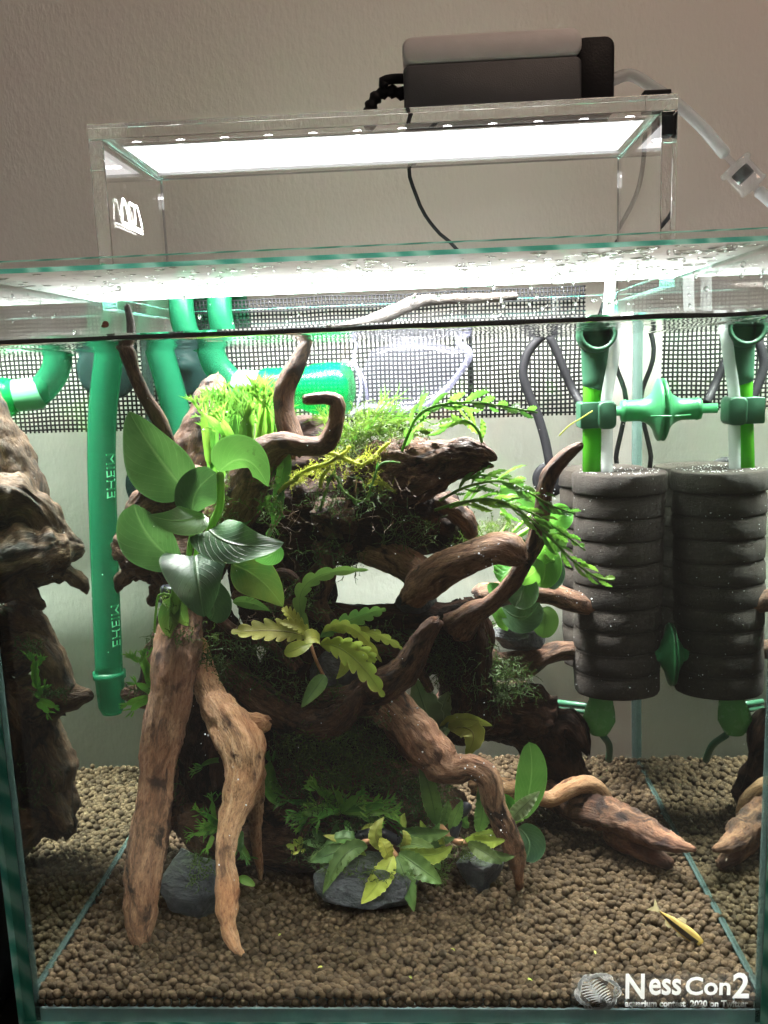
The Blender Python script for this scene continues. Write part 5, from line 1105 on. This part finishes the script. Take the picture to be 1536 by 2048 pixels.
moss('fine dark green moss covering the driftwood slope', 0, [(600, 1500, 11, 60, 40), (700, 1490, 11, 70, 40), (740, 1540, 10.6, 80, 40), (620, 1560, 10.8, 70, 50), (680, 1640, 10.4, 90, 40), (850, 1600, 11, 50, 60), (640, 1700, 10.4, 60, 25)], 1900, .9, 'moss_d', leafy=True, up=.2, fr=.35)
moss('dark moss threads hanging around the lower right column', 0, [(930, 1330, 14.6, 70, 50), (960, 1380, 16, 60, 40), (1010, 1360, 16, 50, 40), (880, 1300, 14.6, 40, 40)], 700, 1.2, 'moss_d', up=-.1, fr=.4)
moss('olive moss tufts brightening the upper slope', 0, [(620, 1500, 10.6, 60, 36), (720, 1500, 10.6, 60, 40), (690, 1560, 10.2, 60, 30)], 420, .8, 'moss', up=.3, fr=.35)
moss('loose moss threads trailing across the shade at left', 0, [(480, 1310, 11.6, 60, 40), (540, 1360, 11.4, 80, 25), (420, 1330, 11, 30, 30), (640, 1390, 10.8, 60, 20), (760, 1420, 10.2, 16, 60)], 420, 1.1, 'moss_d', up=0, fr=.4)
moss('light moss tufts on the right shoulder of the stump', 0, [(960, 1080, 15, 34, 40), (930, 1090, 14.6, 40, 20), (1000, 1060, 15.6, 30, 20)], 240, .9, 'moss', up=.2)
moss('short green moss clinging around the three front stones', 0, [(400, 1740, 7.4, 24, 40), (700, 1740, 8, 60, 10), (770, 1750, 7.8, 60, 12), (940, 1700, 10.2, 30, 20), (880, 1740, 10, 20, 30)], 420, .5, 'moss', up=.1)
moss('fine brown root threads over the dark stump', 0, [(560, 1050, 11.8, 50, 60), (760, 1000, 12.4, 70, 60), (640, 980, 12.6, 80, 60), (520, 1180, 11, 60, 80)], 60, 1.5, 'hair', leafy=False, up=-.3)
moss('moss wisps among the green leaves at the left of the stump', 0, [(540, 1000, 12, 20, 60), (460, 1000, 12.4, 20, 50), (440, 1030, 12, 14, 60)], 200, .8, 'moss', up=0)
moss('small moss tufts over the left plank rhizome', 0, [(360, 1270, 9, 30, 16), (340, 1200, 10, 18, 20), (420, 1300, 10.6, 14, 60)], 120, .6, 'moss', up=0)
mb = MB()
for pts in ([(588, 957), (618, 938), (655, 927), (690, 905), (700, 893)], [(722, 932), (745, 918), (762, 900), (778, 885)], [(738, 962), (765, 968), (790, 984)], [(645, 905), (668, 908), (690, 918), (720, 930)], [(640, 975), (645, 952), (660, 935)], [(556, 985), (575, 968), (596, 958)]):
    C = catmull(W([(a, b, 12.7) for a, b in pts]), .1); tube(mb, C, [.11*(1-.5*abs(i/len(C)-.4))*(1+.3*nz(i*.7)) for i in range(len(C))], 8)
    for q in C:
        for _ in range(9):
            d = np.random.normal(size=3); d /= np.linalg.norm(d); s = np.cross(d, [0, .3, 1]); s /= np.linalg.norm(s); mb.add([q+d*.08-s*.02, q+d*.08+s*.02, q+d*random.uniform(.16, .26)], [(0, 1, 2)])
tag(mb.build('moss', M['moss_y']), 'thick yellow green moss cords lying along the ridges of the stump', 'moss', kind='stuff')
moss('fine green moss threads filling the dark centre of the stump', 0, [(600, 1210, 12, 60, 60), (660, 1120, 12.6, 70, 40), (820, 1060, 12.8, 60, 30), (760, 1280, 12.6, 80, 30), (700, 1000, 12.4, 90, 30), (560, 1290, 12, 70, 30)], 520, 1.1, 'moss_d', up=0, fr=.35)
moss('moss on the stub beside the left glass', 0, [(320, 1290, 14, 30, 20), (290, 1380, 14, 30, 10), (340, 1560, 13.6, 40, 60)], 200, .6, 'moss_d', up=.2)
# tiny air bubbles pearling on wood and leaves
mb = MB(); cand = [(440, 1480, 8, 50, 40), (470, 1600, 6, 30, 90), (455, 1760, 4.4, 20, 100), (960, 1540, 8, 30, 20), (1000, 1620, 8, 20, 60), (950, 1110, 9.8, 60, 24), (880, 1530, 9, 60, 30), (380, 1360, 11, 10, 60), (800, 1420, 9.8, 40, 40), (1150, 1195, 18, 40, 14), (1050, 985, 10.6, 60, 20), (450, 880, 14, 60, 60), (620, 940, 12, 80, 80)]
for _ in range(130):
    px, py, Y, rx, ry = random.choice(cand); blob_mesh(mb, wat(px+random.uniform(-rx, rx), py+random.uniform(-ry, ry), Y-.9+random.uniform(-.3, .5)), *[random.choice((.015, .02, .028, .045))]*3, 6)
for _ in range(90): blob_mesh(mb, wat(random.uniform(60, 1500), random.uniform(700, 1500), random.uniform(1, 12)), *[random.uniform(.012, .025)]*3, 6)
tag(mb.build('air_bubbles', plastic('silver_bubble', (.85, .87, .88), .1, spec=1.)), 'tiny silvery air bubbles drifting in the water and on the wood', 'bubbles', kind='stuff')
mb = MB()
for _ in range(110):
    a = random.uniform(math.pi, 2*math.pi); z = random.uniform(sb[2]+.2, st[2]+1.6)
    blob_mesh(mb, (SX+.05+2.47*math.cos(a)+.012*(z-st[2]), 20.2+2.47*math.sin(a), z), *[random.choice((.01, .014, .02))]*3, 5)
for _ in range(90):
    a = random.uniform(0, 2*math.pi); r = 2.3*random.random()**.5; blob_mesh(mb, (SX+.05+r*math.cos(a), 20.2+r*math.sin(a), wat(1235, 942, 20.2)[2]+.02), .03, .03, .02, 5)
tag(mb.build('foam_bubbles', bpy.data.materials['silver_bubble'], SF), kind='stuff')
# ------------------------------------------------------------------ fish
fh, ft = wat(1404, 1888, 4.6), wat(1318, 1822, 5.4); FD = (ft-fh); FLn = np.linalg.norm(FD); FD /= FLn
FI = empty('fish', tuple((fh+ft)/2), 'small yellow fish with a black side stripe near the right glass', 'fish')
upv = np.array([.5, -.25, .8]); upv -= FD*(upv@FD); upv /= np.linalg.norm(upv); sd = np.cross(FD, upv)
S = np.linspace(0, 1, 26); V = []; mi = []; seg = 20
hts = [(.02+.17*math.sin(math.pi*min(1, s*.92+.06)**.7)**.9)*(1 if s < .75 else 1-(s-.75)*1.4) for s in S]
for s, h in zip(S, hts):
    for j in range(seg):
        t = j*2*math.pi/seg; V.append(fh+FD*FLn*s+upv*h*math.sin(t)*1.55+sd*h*.85*math.cos(t))
mb = MB(); fs = [(i*seg+j, i*seg+(j+1) % seg, (i+1)*seg+(j+1) % seg, (i+1)*seg+j) for i in range(25) for j in range(seg)]
mb.add(V, fs+[tuple(range(seg-1, -1, -1)), tuple(25*seg+j for j in range(seg))]); 
mb.m = [1 if (j in (0, 19, 9, 10, 18, 11)) and i > 1 else 0 for i in range(25) for j in range(seg)]+[0, 0]
mb.build('body', [M['fish_y'], M['fish_k']], FI)
def fin(pts):
    mb = MB(); P = [fh+FD*FLn*a+upv*b for a, b in pts]; n = len(P); off = sd*.012
    mb.add([p+off for p in P]+[p-off for p in P], [tuple(range(n)), tuple(range(2*n-1, n-1, -1))]+[(i, (i+1) % n, n+(i+1) % n, n+i) for i in range(n)]); mb.build('fin', M['fin'], FI, smooth=False)
fin([(.97, .06), (1.05, .12), (1.2, .36), (1.13, .02), (1.2, -.34), (1.05, -.12), (.97, -.06)]); fin([(.45, .26), (.5, .5), (.6, .46), (.66, .2)]); fin([(.6, -.18), (.66, -.38), (.76, -.36), (.82, -.12)]); fin([(.34, -.24), (.42, -.44), (.5, -.4), (.47, -.22)])
for q in (-1, 1):
    mb = MB(); blob_mesh(mb, fh+FD*FLn*.12+sd*q*.1+upv*.04, .045, .045, .045, 8); mb.build('eye', M['fish_k'], FI)

# ------------------------------------------------------------------ small loose things
mb = MB(); sn = air(208, 648, 0); lathe(mb, [(0, .0), (.10, .01), (.13, .06), (.09, .12), (.03, .15)], (sn[0], .10, sn[2]), (0, 1, 0), 14, closed=False); blob_mesh(mb, (sn[0]-.02, .05, sn[2]-.07), .12, .04, .07, 10)
tag(mb.build('snail', plastic('red_brown_shell', (.20, .04, .02), .3)), 'tiny red brown snail on the front glass just above the waterline', 'snail')
mb = MB(); tube(mb, catmull(W([(1118, 872, 15), (1140, 850, 14.8), (1160, 838, 14.6), (1185, 822, 14.6)]), .2), .035, 6)
tag(mb.build('loose_root', M['moss_y']), 'thin yellow green loose root drifting beside the green clamp', 'root')
P_ = [(640, 1935), (330, 1690), (905, 1900), (1060, 1960), (560, 1870), (1190, 1905), (820, 1955)]
mb = MB()
for a, b in P_:
    q = wat(a, b, 4.5); 
    yy = min(np.arange(.5, 12, .1), key=lambda t: abs(wat(a, b, t)[2]-(ZS+.18))); q = wat(a, b, yy)
    d = np.random.normal(size=3); d[2] *= .15; d /= np.linalg.norm(d); leaf_geo(mb, (q-d*.12, q+[0, 0, .04], q+d*.12), .05, 'ovate', view=np.array([0, .6, -.8]), nl=6, nwid=1)
tag(mb.build('plant_scraps', M['yellow']), 'tiny yellow plant scraps fallen on the front pellets', 'plant scraps', kind='stuff')
